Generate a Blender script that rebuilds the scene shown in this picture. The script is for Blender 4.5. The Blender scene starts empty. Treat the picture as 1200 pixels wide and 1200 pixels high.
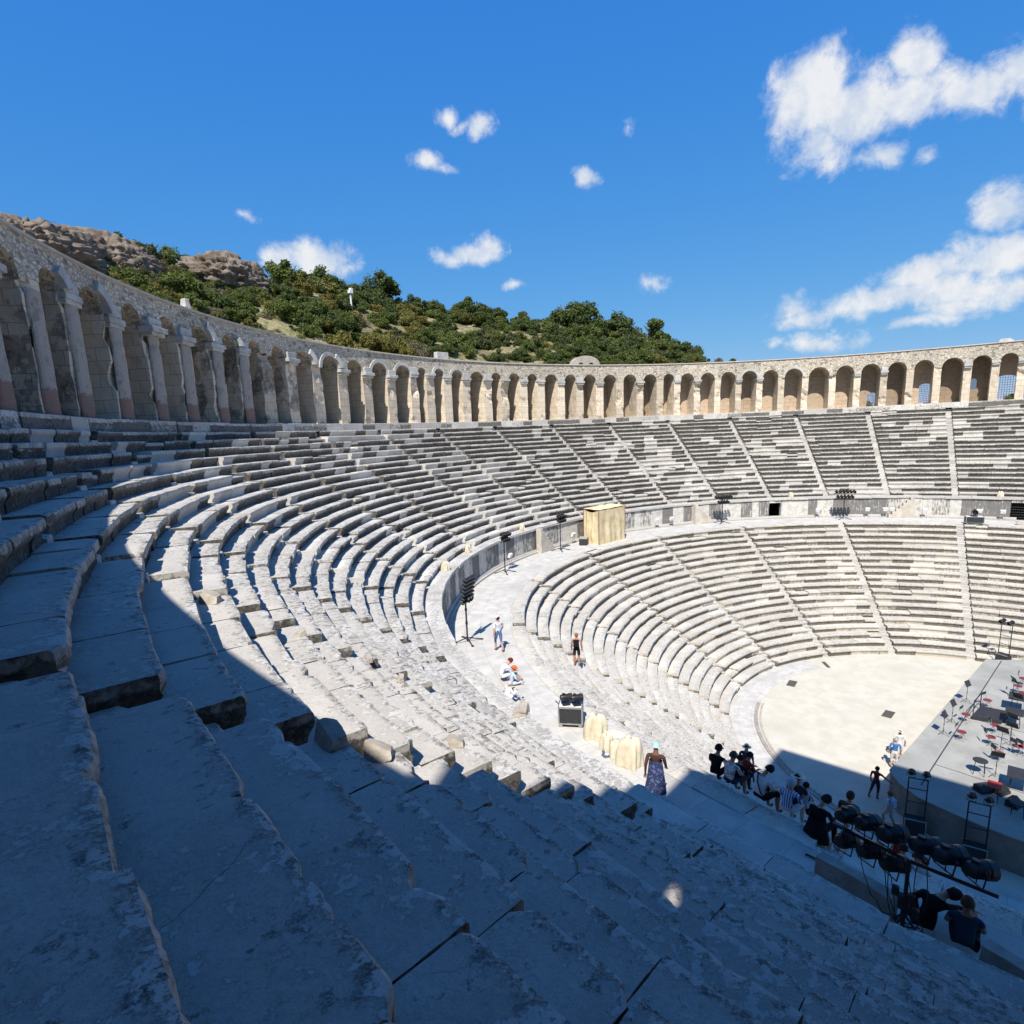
import bpy, bmesh, math, random
import numpy as np
from mathutils import Vector, Matrix
PI = math.pi
R_ = math.radians
rng = np.random.default_rng(7)
random.seed(7)
scene = bpy.context.scene
COL = scene.collection

# ------------------------------------------------------------------ camera (matched to the photograph)
F, PITCH, ROLL, YAW = 701.76, 10.946, -2.429, 42.763
CAMPOS = np.array([-41.868, 0.0, 18.78])
PCX, PCY = 585.05, 643.17
_p, _r, _y = R_(PITCH), R_(ROLL), R_(YAW)
FW = np.array([math.cos(_y)*math.cos(_p), math.sin(_y)*math.cos(_p), -math.sin(_p)])
_rt = np.array([math.sin(_y), -math.cos(_y), 0.0]); _up = np.cross(_rt, FW)
RT = _rt*math.cos(_r) + _up*math.sin(_r)
UP = -_rt*math.sin(_r) + _up*math.cos(_r)
cd = bpy.data.cameras.new('camera'); cam = bpy.data.objects.new('camera', cd); COL.objects.link(cam)
cd.sensor_width = 36; cd.sensor_fit = 'HORIZONTAL'; cd.lens = F/1200*36
cd.shift_x = (600-PCX)/1200; cd.shift_y = (PCY-600)/1200
cd.clip_start = 0.05; cd.clip_end = 3000
cam.matrix_world = Matrix(((RT[0], UP[0], -FW[0], CAMPOS[0]), (RT[1], UP[1], -FW[1], CAMPOS[1]), (RT[2], UP[2], -FW[2], CAMPOS[2]), (0, 0, 0, 1)))
scene.camera = cam

def ray(px, py):
    d = FW*F + RT*(px-PCX) - UP*(py-PCY)
    return d/np.linalg.norm(d)
def at(px, py, z):
    d = ray(px, py); t = (z-CAMPOS[2])/d[2]; q = CAMPOS+d*t
    return Vector(q)
def at_cyl(px, py, R):
    d = ray(px, py); a = d[0]**2+d[1]**2; b = 2*(CAMPOS[0]*d[0]+CAMPOS[1]*d[1]); c = CAMPOS[0]**2+CAMPOS[1]**2-R*R
    t = (-b+math.sqrt(b*b-4*a*c))/2/a
    return Vector(CAMPOS+d*t)

# ------------------------------------------------------------------ theatre dimensions
U_R0, U_DR, U_H0, U_DH, U_N = 32.30, 0.645, 11.19, 0.4373, 20
L_R0, L_DR, L_H0, L_DH, L_N = 14.876, 0.6487, 0.438, 0.438, 20
Z_DZ = 8.76; Z_COP = 10.855; Z_GAL = 20.04; Z_TOP = 26.03
R_WALL = 31.56; R_GAL = 45.0
def stretch(deg, R=45.):
    """the cavea is not a true circle: it flattens a little before its end and then straightens"""
    s = np.interp(np.asarray(deg, float), [90, 120, 145, 159, 165, 171, 175, 178, 187], [0, -.12, -.38, -.56, -.44, -.14, .0, .20, .60])
    return np.where(s < 0, s*np.clip((np.asarray(R)-32.5)/7, 0, 1), s)
def height(x, y):
    R = math.hypot(x, y); th = math.degrees(math.atan2(y, x))
    if th < -90: th += 360
    s = float(stretch(th, R))
    if R >= U_R0+s:
        k = max(0, min(U_N-1, int((R-U_R0-s)/U_DR))); h = U_H0+U_DH*k
        return Z_GAL if R > 44.95 else h
    if R >= R_WALL-.1+s: return Z_COP
    if R >= L_R0:
        k = min(L_N-1, int((R-L_R0)/L_DR)); return L_H0+L_DH*k
    return 0.0
def seat_at(px, py, tmin=1.5):
    d = ray(px, py); t = tmin
    while t < 140:
        q = CAMPOS+d*t
        if q[2] <= height(q[0], q[1]): return Vector((q[0], q[1], height(q[0], q[1])))
        t += 0.02
    return None

# ------------------------------------------------------------------ numpy value noise
_perm = np.random.default_rng(3).random(4096)
def vnoise(P):
    P = np.asarray(P, float); i = np.floor(P).astype(np.int64); f = P-i; f = f*f*(3-2*f)
    def h(a, b, c): return _perm[((a*73856093) ^ (b*19349663) ^ (c*83492791)) & 4095]
    x, y, z = i[..., 0], i[..., 1], i[..., 2]; u, v, w = f[..., 0], f[..., 1], f[..., 2]
    l = lambda a, b, t: a+(b-a)*t
    return l(l(l(h(x, y, z), h(x+1, y, z), u), l(h(x, y+1, z), h(x+1, y+1, z), u), v),
             l(l(h(x, y, z+1), h(x+1, y, z+1), u), l(h(x, y+1, z+1), h(x+1, y+1, z+1), u), v), w)
def fbm(P, o=4):
    P = np.asarray(P, float); s = 0; a = .5; t = 0
    for k in range(o):
        s = s+a*vnoise(P*2**k+17.3*k); t += a; a *= .5
    return s/t

# ------------------------------------------------------------------ object helpers
def tag(o, label=None, cat=None, group=None, kind=None):
    if label: o['label'] = label
    if cat: o['category'] = cat
    if group: o['group'] = group
    if kind: o['kind'] = kind
    return o
def empty(name, loc=(0, 0, 0), rz=0, parent=None):
    o = bpy.data.objects.new(name, None); COL.objects.link(o); o.location = loc; o.rotation_euler = (0, 0, rz)
    o.empty_display_size = .2
    if parent: o.parent = parent
    return o
def link(name, me, mat=None, parent=None):
    o = bpy.data.objects.new(name, me); COL.objects.link(o)
    if mat:
        for m in (mat if isinstance(mat, (list, tuple)) else [mat]): me.materials.append(m)
    if parent: o.parent = parent
    return o
def copy_tree(o, parent=None):
    c = o.copy(); COL.objects.link(c); c.parent = parent
    for ch in list(o.children): copy_tree(ch, c)
    return c

class MB:
    """collects boxes, tubes and lathed shapes for one mesh"""
    def __init__(s): s.v = []; s.f = []; s.mi = []; s.m = 0
    def add(s, vs, fs):
        b = len(s.v); s.v += [tuple(p) for p in vs]; s.f += [tuple(b+i for i in f) for f in fs]; s.mi += [s.m]*len(fs)
    def box(s, c, size, rz=0, rx=0, ry=0, taper=1.0):
        hx, hy, hz = size[0]/2, size[1]/2, size[2]/2
        M = Matrix.Translation(c) @ Matrix.Rotation(rz, 4, 'Z') @ Matrix.Rotation(ry, 4, 'Y') @ Matrix.Rotation(rx, 4, 'X')
        vs = [M @ Vector((x*hx*(taper if z > 0 else 1), y*hy*(taper if z > 0 else 1), z*hz)) for z in (-1, 1) for y in (-1, 1) for x in (-1, 1)]
        s.add(vs, [(0, 2, 3, 1), (4, 5, 7, 6), (0, 1, 5, 4), (2, 6, 7, 3), (0, 4, 6, 2), (1, 3, 7, 5)])
    def tube(s, a, b, r, n=8, r2=None, cap=True):
        a, b = Vector(a), Vector(b); d = (b-a).normalized()
        t = d.orthogonal().normalized(); w = d.cross(t); r2 = r if r2 is None else r2
        vs = [a+(t*math.cos(2*PI*i/n)+w*math.sin(2*PI*i/n))*r for i in range(n)]+[b+(t*math.cos(2*PI*i/n)+w*math.sin(2*PI*i/n))*r2 for i in range(n)]
        fs = [(i, (i+1) % n, n+(i+1) % n, n+i) for i in range(n)]
        if cap: fs += [tuple(range(n-1, -1, -1)), tuple(range(n, 2*n))]
        s.add(vs, fs)
    def path(s, pts, r, n=6):
        for a, b in zip(pts[:-1], pts[1:]): s.tube(a, b, r, n)
    def lathe(s, prof, o=(0, 0, 0), axis=(0, 0, 1), n=14, cap=True):
        """prof: (radius, distance along axis)"""
        o = Vector(o); d = Vector(axis).normalized(); t = d.orthogonal().normalized(); w = d.cross(t); vs = []; fs = []
        for r, h in prof:
            for i in range(n): vs.append(o+d*h+(t*math.cos(2*PI*i/n)+w*math.sin(2*PI*i/n))*r)
        for k in range(len(prof)-1):
            for i in range(n): fs.append((k*n+i, k*n+(i+1) % n, (k+1)*n+(i+1) % n, (k+1)*n+i))
        if cap: fs += [tuple(range(n-1, -1, -1)), tuple(range((len(prof)-1)*n, len(prof)*n))]
        s.add(vs, fs)
    def ball(s, c, r, sc=(1, 1, 1), n=10, m=7):
        prof = [(max(.001, r*math.sin(PI*j/m)), -r*math.cos(PI*j/m)) for j in range(m+1)]
        b = len(s.v); s.lathe(prof, (0, 0, 0), (0, 0, 1), n)
        for i in range(b, len(s.v)):
            v = s.v[i]; s.v[i] = (c[0]+v[0]*sc[0], c[1]+v[1]*sc[1], c[2]+v[2]*sc[2])
    def build(s, name, mat, parent=None, smooth=False, bevel=0):
        me = bpy.data.meshes.new(name); me.from_pydata(s.v, [], s.f)
        o = link(name, me, mat, parent)
        if any(s.mi): me.polygons.foreach_set('material_index', s.mi)
        me.validate()
        bm = bmesh.new(); bm.from_mesh(me); bmesh.ops.recalc_face_normals(bm, faces=bm.faces)
        if bevel: bmesh.ops.bevel(bm, geom=bm.edges[:], offset=bevel, segments=1, affect='EDGES')
        bm.to_mesh(me); bm.free()
        if smooth:
            me.polygons.foreach_set('use_smooth', [True]*len(me.polygons)); me.set_sharp_from_angle(angle=R_(40))
        return o

# ------------------------------------------------------------------ materials
class NT:
    def __init__(s, name, world=False):
        if world: s.t = name.node_tree
        else:
            s.mat = bpy.data.materials.new(name); s.mat.use_nodes = True; s.t = s.mat.node_tree
        s.t.nodes.clear()
    def n(s, typ, **kw):
        nd = s.t.nodes.new(typ)
        for k, v in kw.items():
            if k.startswith('_'): setattr(nd, k[1:], v)
        for k, v in kw.items():
            if not k.startswith('_'):
                kk = int(k[1:]) if k[0] == 'i' and k[1:].isdigit() else k.replace('__', ' ')
                s.put(nd.inputs[kk], v)
        return nd
    def put(s, inp, v):
        if isinstance(v, bpy.types.NodeSocket): s.t.links.new(v, inp)
        elif isinstance(v, bpy.types.Node): s.t.links.new(v.outputs[0], inp)
        else:
            if inp.type == 'RGBA' and hasattr(v, '__len__') and len(v) == 3: v = (*v, 1)
            inp.default_value = v
    def math(s, op, a, b=0, c=0, clamp=False):
        return s.n('ShaderNodeMath', _operation=op, _use_clamp=clamp, i0=a, i1=b, i2=c).outputs[0]
    def vm(s, op, a, b=(0, 0, 0)):
        nd = s.n('ShaderNodeVectorMath', _operation=op, i0=a, i1=b)
        return nd.outputs[1] if op in ('DOT_PRODUCT', 'LENGTH') else nd.outputs[0]
    def step(s, x, a, b, lo=0., hi=1.):
        nd = s.n('ShaderNodeMapRange', _interpolation_type='SMOOTHSTEP', i0=x, i1=a, i2=b, i3=lo, i4=hi); return nd.outputs[0]
    def mix(s, f, a, b, mode='MIX'):
        nd = s.t.nodes.new('ShaderNodeMix'); nd.data_type = 'RGBA'; nd.blend_type = mode
        s.put(nd.inputs[0], f); s.put(nd.inputs[6], a); s.put(nd.inputs[7], b); return nd.outputs[2]
    def noise(s, v, scale, detail=6, rough=.55, dist=0.):
        return s.n('ShaderNodeTexNoise', Vector=v, Scale=scale, Detail=detail, Roughness=rough, Distortion=dist).outputs[0]
    def attr(s, name):
        return s.n('ShaderNodeAttribute', _attribute_name=name).outputs[2]
    def out(s, col, rough=.85, bump=None, bstr=.5, bdist=.02, spec=.25, metal=0, normal=None, **kw):
        b = s.n('ShaderNodeBsdfPrincipled', Base__Color=col, Roughness=rough, Metallic=metal)
        b.inputs['Specular IOR Level'].default_value = spec
        for k, v in kw.items(): s.put(b.inputs[k.replace('__', ' ')], v)
        if bump is not None:
            s.put(b.inputs['Normal'], s.n('ShaderNodeBump', Strength=bstr, Distance=bdist, Height=bump).outputs[0])
        o = s.n('ShaderNodeOutputMaterial'); s.t.links.new(b.outputs[0], o.inputs[0])
        return s.mat

def seat_stone(name, cream, grey, crust, ochre=0.0, crust_bias=0.0, dirt=1.0):
    t = NT(name)
    pos = t.n('ShaderNodeTexCoord').outputs['Object']
    geo = t.n('ShaderNodeNewGeometry')
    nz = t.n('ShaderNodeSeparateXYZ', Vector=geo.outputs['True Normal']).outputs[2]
    w = t.attr('w'); tone = t.attr('tone'); edge = t.attr('edge')
    n1 = t.noise(pos, .9, 5); n2 = t.noise(pos, 4.5, 8, .62); n3 = t.noise(pos, 17, 8, .65); n4 = t.noise(pos, 70, 4, .7)
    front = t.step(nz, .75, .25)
    base = t.mix(t.step(t.math('ADD', t.math('MULTIPLY', n2, .7), t.math('MULTIPLY', tone, .5)), .38, .85), grey, cream)
    base = t.mix(t.math('MULTIPLY', t.step(n1, .35, .7), .5), base, tuple(c*.62 for c in grey))
    base = t.mix(t.step(t.noise(pos, 55, 5, .75), .47, .62, 0, .26), base, tuple(c*.42 for c in grey))
    base = t.mix(t.step(t.noise(pos, 120, 2, .6), .55, .7, 0, .25), base, (.66, .65, .62))
    base = t.mix(t.math('MULTIPLY', t.step(n3, .45, .75), .35*dirt), base, tuple(c*.6 for c in grey))
    if ochre:
        base = t.mix(t.math('MULTIPLY', t.step(t.noise(pos, 1.7, 6), .52, .7), ochre), base, (.46, .33, .18))
    strip = t.math('MULTIPLY', t.step(t.math('ADD', edge, t.math('MULTIPLY', t.math('SUBTRACT', n2, .5), .9)), .30, .62), t.math('SUBTRACT', 1.0, front))
    mott = t.mix(t.step(t.noise(pos, 42, 6, .75), .42, .60), tuple(c*.30 for c in grey), tuple(c*.95 for c in grey))
    base = t.mix(t.math('MULTIPLY', strip, .78*dirt), base, mott)
    # dark lichen crust, mostly on the upright faces of old blocks, thinner on the worn nose
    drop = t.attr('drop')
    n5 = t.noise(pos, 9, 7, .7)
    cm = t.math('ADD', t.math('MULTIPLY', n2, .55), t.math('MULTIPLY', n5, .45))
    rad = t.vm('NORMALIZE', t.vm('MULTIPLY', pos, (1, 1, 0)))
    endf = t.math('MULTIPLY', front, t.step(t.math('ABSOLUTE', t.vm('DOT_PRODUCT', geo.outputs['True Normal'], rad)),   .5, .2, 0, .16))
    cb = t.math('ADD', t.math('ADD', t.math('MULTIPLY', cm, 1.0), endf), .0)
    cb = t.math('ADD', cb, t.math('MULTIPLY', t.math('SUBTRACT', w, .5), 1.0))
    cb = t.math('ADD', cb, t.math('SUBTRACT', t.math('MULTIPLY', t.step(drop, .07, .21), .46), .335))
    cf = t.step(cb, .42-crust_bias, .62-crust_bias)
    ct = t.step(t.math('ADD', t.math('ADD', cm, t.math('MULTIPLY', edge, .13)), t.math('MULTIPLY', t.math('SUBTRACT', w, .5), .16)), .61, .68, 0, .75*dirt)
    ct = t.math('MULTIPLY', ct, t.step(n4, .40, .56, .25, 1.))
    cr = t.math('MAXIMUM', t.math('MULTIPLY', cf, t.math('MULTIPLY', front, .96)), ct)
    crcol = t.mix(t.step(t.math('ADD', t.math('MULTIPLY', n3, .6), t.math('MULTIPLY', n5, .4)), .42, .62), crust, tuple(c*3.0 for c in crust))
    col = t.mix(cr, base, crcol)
    # pale lichen in ragged colonies, thickest near the worn edges
    lm = t.math('ADD', t.noise(pos, 8, 10, .78), t.math('ADD', t.math('MULTIPLY', edge, .13), t.math('MULTIPLY', t.math('SUBTRACT', t.noise(pos, .9, 3), .5), .34)))
    li = t.math('MULTIPLY', t.step(lm, .570, .607, 0, .78), t.math('SUBTRACT', 1.0, t.math('MULTIPLY', front, .8)))
    spk = t.step(t.noise(pos, 38, 3, .6), .66, .72, 0, .6)
    col = t.mix(t.math('MAXIMUM', li, t.math('MULTIPLY', spk, t.step(n1, .4, .65))), col, (.55, .53, .485))
    wp = t.vm('ADD', pos, t.vm('SCALE', t.n('ShaderNodeTexNoise', Vector=pos, Scale=2.5, Detail=5.).outputs[1])); wp.node.inputs[1].links[0].from_node.inputs['Scale'].default_value = .22
    cv = t.n('ShaderNodeTexVoronoi', Vector=wp, Scale=.75, _feature='DISTANCE_TO_EDGE').outputs[0]
    crk = t.math('MULTIPLY', t.step(cv, .0045, .001), t.step(t.noise(pos, .8, 2), .58, .64))
    col = t.mix(t.math('MULTIPLY', crk, .5), col, (.04, .037, .033))
    h = t.math('ADD', t.math('MULTIPLY', n2, .8), t.math('ADD', t.math('MULTIPLY', n3, .45), t.math('MULTIPLY', n4, .14)))
    h = t.math('ADD', h, t.math('MULTIPLY', t.math('MAXIMUM', li, spk), .16))
    return t.out(col, .9, h, .8, .022, .2)

M = {}
M['upper'] = seat_stone('weathered_limestone', (.67, .635, .565), (.47, .435, .385), (.034, .030, .025), 0, .0, 1.)
M['lower'] = seat_stone('cream_limestone', (.68, .63, .54), (.49, .45, .385), (.064, .055, .044), .36, -.03, .8)
M['step'] = seat_stone('step_limestone', (.60, .57, .51), (.43, .40, .36), (.09, .082, .07), 0, -.10, .8)

def simple_stone(name, c1, c2, scale=3., bump=.5, spots=None):
    t = NT(name); pos = t.n('ShaderNodeTexCoord').outputs['Object']
    n2 = t.noise(pos, scale, 8, .62); n3 = t.noise(pos, scale*7, 6, .65); n0 = t.noise(pos, scale*.22, 4)
    col = t.mix(t.step(t.math('ADD', t.math('MULTIPLY', n2, .6), t.math('MULTIPLY', n0, .4)), .35, .65), c1, c2)
    col = t.mix(t.math('MULTIPLY', t.step(n3, .5, .75), .4), col, tuple(c*.55 for c in c1))
    if spots: col = t.mix(t.step(n2, .58, .68, 0, .7), col, spots)
    return t.out(col, .9, t.math('ADD', n2, t.math('MULTIPLY', n3, .4)), bump, .04, .2)
M['core'] = simple_stone('rubble_core', (.10, .09, .08), (.16, .15, .13))
M['rock'] = simple_stone('brown_rock', (.11, .08, .056), (.235, .195, .155), .9, 1., (.07, .058, .045))
M['block'] = simple_stone('loose_stone', (.30, .26, .21), (.45, .41, .35), 5.)
M['white_stone'] = simple_stone('white_marble', (.33, .315, .285), (.54, .52, .475), 1.6, .6, (.16, .15, .14))
M['cope'] = simple_stone('coping_stone', (.40, .36, .30), (.56, .51, .43), 2.)
M['slab'] = simple_stone('grey_slab', (.24, .215, .185), (.36, .325, .285), 4.)

def wall_mat(name, kind):
    """arcade masonry on (arc length, height) UVs"""
    t = NT(name); rnd = t.n('ShaderNodeObjectInfo').outputs['Random']; vary = lambda c, a=.30: t.mix(1.0, c, t.mix(rnd, (1-a, 1-a*1.05, 1-a*1.15), (1.08, 1.06, 1.02)), 'MULTIPLY'); uv = t.n('ShaderNodeUVMap').outputs[0]; pos = t.n('ShaderNodeTexCoord').outputs['Object']
    n1 = t.noise(pos, .55, 5); n2 = t.noise(pos, 2.6, 8, .62); n3 = t.noise(pos, 14, 7, .65)
    if kind == 'rubble':
        m = t.n('ShaderNodeMapping', Vector=uv); m.inputs['Scale'].default_value = (1.0, 1.7, 1)
        vd = t.n('ShaderNodeTexVoronoi', Vector=m.outputs[0], Scale=3.6, _feature='DISTANCE_TO_EDGE')
        vc = t.n('ShaderNodeTexVoronoi', Vector=m.outputs[0], Scale=3.6)
        tone = t.n('ShaderNodeSeparateColor', Color=vc.outputs['Color']).outputs[0]
        col = t.mix(tone, (.44, .385, .31), (.66, .60, .50)); col = t.mix(t.step(tone, .80, .95), col, (.24, .21, .18))
        mort = t.step(vd.outputs[0], .01, .10)
        col = t.mix(mort, (.36, .32, .265), col)
        col = t.mix(t.step(n2, .55, .7, 0, .45), col, (.16, .15, .14))
        h = t.math('ADD', t.math('MULTIPLY', mort, .6), t.math('MULTIPLY', n3, .5))
        return t.out(vary(col, .14), .92, h, .9, .06, .15)
    if kind == 'niche':
        b = t.n('ShaderNodeTexBrick', Vector=uv, Color1=(.50, .39, .29, 1), Color2=(.41, .32, .24, 1), Mortar=(.18, .14, .11, 1), Scale=1.0)
        b.inputs['Mortar Size'].default_value = .014; b.inputs['Brick Width'].default_value = .95; b.inputs['Row Height'].default_value = .5
        plaster = t.step(t.math('ADD', t.math('MULTIPLY', n1, .6), t.math('MULTIPLY', n2, .4)), .44, .52)
        col = t.mix(plaster, b.outputs[0], (.47, .37, .28))
        col = t.mix(t.step(n2, .54, .66, 0, .5), col, (.22, .18, .15))
        return t.out(vary(col, .42), .92, t.math('ADD', t.math('MULTIPLY', n3, .4), t.math('MULTIPLY', t.math('SUBTRACT', 1., b.outputs[1]), .4)), .7, .04, .15)
    if kind == 'pier':
        b = t.n('ShaderNodeTexBrick', Vector=uv, Color1=(.68, .58, .45, 1), Color2=(.60, .51, .40, 1), Mortar=(.28, .24, .19, 1), Scale=1.0)
        b.inputs['Mortar Size'].default_value = .012; b.inputs['Brick Width'].default_value = .8; b.inputs['Row Height'].default_value = .55
        col = t.mix(t.step(n2, .45, .65, 0, .5), b.outputs[0], (.52, .45, .36))
        old = t.attr('w')
        dk = t.step(t.math('ADD', t.math('ADD', t.math('MULTIPLY', n1, .65), t.math('MULTIPLY', n2, .35)), t.math('MULTIPLY', t.math('SUBTRACT', old, .5), .55)), .55, .60)
        col = t.mix(t.math('MULTIPLY', dk, .9), col, t.mix(t.step(n2, .42, .60), (.13, .115, .10), (.36, .305, .245)))
        return t.out(vary(col, .25), .92, t.math('ADD', t.math('MULTIPLY', n3, .5), t.math('MULTIPLY', n2, .5)), .8, .05, .15)
    if kind == 'brick':
        b = t.n('ShaderNodeTexBrick', Vector=uv, Color1=(.34, .25, .20, 1), Color2=(.27, .215, .18, 1), Mortar=(.36, .33, .29, 1), Scale=1.0)
        b.inputs['Mortar Size'].default_value = .022; b.inputs['Brick Width'].default_value = .3; b.inputs['Row Height'].default_value = .075
        z = t.n('ShaderNodeSeparateXYZ', Vector=uv).outputs[1]
        red = t.step(t.math('ADD', z, t.math('MULTIPLY', n2, .8)), 21.38, 21.34)
        col = t.mix(red, t.mix(.55, b.outputs[0], (.40, .36, .31)), t.mix(.6, b.outputs[0], (.21, .085, .055), 'MIX'))
        col = t.mix(t.step(n2, .5, .65, 0, .6), col, (.20, .18, .16))
        return t.out(col, .92, t.math('ADD', t.math('MULTIPLY', n3, .5), t.math('MULTIPLY', t.math('SUBTRACT', 1., b.outputs[1]), .5)), .9, .04, .15)
    if kind == 'podium':
        w = t.attr('w'); m = t.n('ShaderNodeMapping', Vector=uv); m.inputs['Scale'].default_value = (5.0, .5, 1)
        st = t.noise(m.outputs[0], 2.2, 6, .6)
        col = t.mix(t.step(n2, .4, .65), (.56, .53, .47), (.43, .41, .37))
        dk = t.step(t.math('ADD', t.math('ADD', t.math('MULTIPLY', st, .7), t.math('MULTIPLY', n2, .3)), t.math('MULTIPLY', t.math('SUBTRACT', w, .5), .5)), .50, .64, 0, .85)
        col = t.mix(dk, col, (.11, .105, .10))
        return t.out(col, .9, t.math('ADD', n2, t.math('MULTIPLY', n3, .5)), .6, .03, .2)
M['rubble'] = wall_mat('rubble_masonry', 'rubble'); M['niche'] = wall_mat('niche_masonry', 'niche')
M['pier'] = wall_mat('pier_masonry', 'pier'); M['brick'] = wall_mat('patched_brick', 'brick'); M['podium'] = wall_mat('podium_masonry', 'podium')

def floor_mat(name, c1, c2, scale, paved=0.0, stain=.3):
    t = NT(name); pos = t.n('ShaderNodeTexCoord').outputs['Object']; uv = t.n('ShaderNodeUVMap').outputs[0]
    n1 = t.noise(pos, scale*.25, 5); n2 = t.noise(pos, scale, 8, .6); n3 = t.noise(pos, scale*9, 6, .65)
    col = t.mix(t.step(n2, .35, .65), c1, c2)
    col = t.mix(t.step(n1, .5, .72, 0, stain), col, tuple(c*.74 for c in c1))
    col = t.mix(t.step(n3, .55, .8, 0, .25), col, tuple(c*.65 for c in c1))
    h = t.math('ADD', t.math('MULTIPLY', n2, .4), t.math('MULTIPLY', n3, .4))
    if paved:
        b = t.n('ShaderNodeTexBrick', Vector=uv, Color1=(1, 1, 1, 1), Color2=(.86, .85, .84, 1), Mortar=(.35, .33, .3, 1), Scale=1.0)
        b.inputs['Mortar Size'].default_value = .012; b.inputs['Brick Width'].default_value = 1.25; b.inputs['Row Height'].default_value = .8
        col = t.mix(paved, col, b.outputs[0], 'MULTIPLY')
    return t.out(col, .9, h, .35, .02, .2)
M['sand'] = floor_mat('pale_orchestra_sand', (.465, .43, .35), (.53, .49, .405), .9, 0, .32)
M['paving'] = floor_mat('paving_flags', (.43, .41, .37), (.535, .51, .465), 1.6, .4, .5)
M['ground'] = floor_mat('dry_earth', (.24, .19, .13), (.34, .28, .2), .6, 0, .4)

def hill_mat():
    t = NT('dry_hillside'); pos = t.n('ShaderNodeTexCoord').outputs['Object']
    n1 = t.noise(pos, .18, 6); n2 = t.noise(pos, 1.1, 8, .65); n3 = t.noise(pos, 6, 5, .7)
    col = t.mix(t.step(n1, .40, .6), (.20, .145, .095), (.30, .255, .14))
    col = t.mix(t.step(n2, .44, .58, 0, .85), col, (.10, .115, .042))
    col = t.mix(t.step(n3, .6, .75, 0, .5), col, (.36, .31, .25))
    return t.out(col, .95, t.math('ADD', n2, t.math('MULTIPLY', n3, .5)), 1., .25, .1)
M['hill'] = hill_mat()

def paint(name, col, rough=.5, metal=0, var=.12, scale=6., spec=.4, bump=0.):
    t = NT(name); pos = t.n('ShaderNodeTexCoord').outputs['Object']
    n = t.noise(pos, scale, 5, .6)
    c = t.mix(t.math('MULTIPLY', t.step(n, .4, .7), 1.), col, tuple(x*(1-var*2) for x in col))
    return t.out(c, rough, n if bump else None, bump, .02, spec, metal)
M['black'] = paint('matt_black_metal', (.018, .018, .02), .45)
M['black_plastic'] = paint('black_plastic', (.03, .03, .033), .6)
M['lens'] = paint('lamp_lens', (.10, .10, .12), .12)
M['steel'] = paint('brushed_steel', (.5, .5, .5), .4, .8)
M['white'] = paint('white_enamel', (.72, .72, .70), .5)
M['red'] = paint('red_seat_fabric', (.19, .028, .035), .75, 0, .2, 20.)
M['redbright'] = paint('bright_red_cloth', (.55, .05, .03), .8)
M['rust'] = paint('rusty_pole', (.22, .07, .035), .8)
M['deck'] = floor_mat('grey_stage_deck', (.27, .262, .235), (.345, .335, .30), .8, 0, .4)
M['deckline'] = paint('black_tape', (.05, .05, .05), .7)
M['skirt'] = simple_stone('stage_masonry', (.20, .185, .16), (.31, .29, .25), 1.2)
M['grate'] = paint('iron_grate', (.12, .115, .10), .6, .3)
M['wire'] = paint('black_cable', (.02, .02, .022), .6)
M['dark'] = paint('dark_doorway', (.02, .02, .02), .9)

def cloth(name, col, bump=.3, var=.15, scale=7.):
    t = NT(name); pos = t.n('ShaderNodeTexCoord').outputs['Object']
    n = t.noise(pos, scale, 6, .6); n2 = t.noise(pos, scale*8, 3)
    c = t.mix(t.step(n, .4, .7), col, tuple(x*(1-var) for x in col))
    return t.out(c, .9, t.math('ADD', n, t.math('MULTIPLY', n2, .3)), bump, .03, .15)
def tarp_mat():
    t = NT('cream_tarpaulin'); pos = t.n('ShaderNodeTexCoord').outputs['Object']
    n = t.noise(pos, 1.3, 7, .65); n2 = t.noise(pos, 9, 5)
    c = t.mix(t.step(n, .45, .62, 0, .65), (.62, .52, .33), (.47, .345, .165)); c = t.mix(t.step(n2, .6, .75, 0, .3), c, (.38, .26, .12))
    return t.out(c, .8, n, .4, .06, .2)
M['tarp'] = tarp_mat()
M['cover'] = cloth('cream_cover', (.60, .53, .39), .7, .14, 5.)
M['blue_bag'] = cloth('blue_bag', (.10, .13, .25))
_cl = {}
def C_(col, kind='cloth'):
    k = (col, kind)
    if k not in _cl:
        if kind == 'skin': _cl[k] = paint('skin', col, .6, 0, .06, 9.)
        elif kind == 'hair': _cl[k] = cloth('hair', col, .8, .3, 30.)
        elif kind == 'pattern':
            t = NT('patterned_cloth'); pos = t.n('ShaderNodeTexCoord').outputs['Object']
            n = t.noise(pos, 16, 2, .5); c = t.mix(t.step(n, .54, .58), col[:3], col[3:]); _cl[k] = t.out(c, .9, n, .2, .02, .1)
        elif kind == 'stripe':
            t = NT('striped_cloth'); pos = t.n('ShaderNodeTexCoord').outputs['Object']
            x = t.n('ShaderNodeSeparateXYZ', Vector=pos).outputs[0]
            s_ = t.math('SINE', t.math('MULTIPLY', x, 120.)); c = t.mix(t.step(s_, -.2, .2), col[:3], col[3:]); _cl[k] = t.out(c, .9, None)
        else: _cl[k] = cloth('cloth', col)
    return _cl[k]

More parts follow.
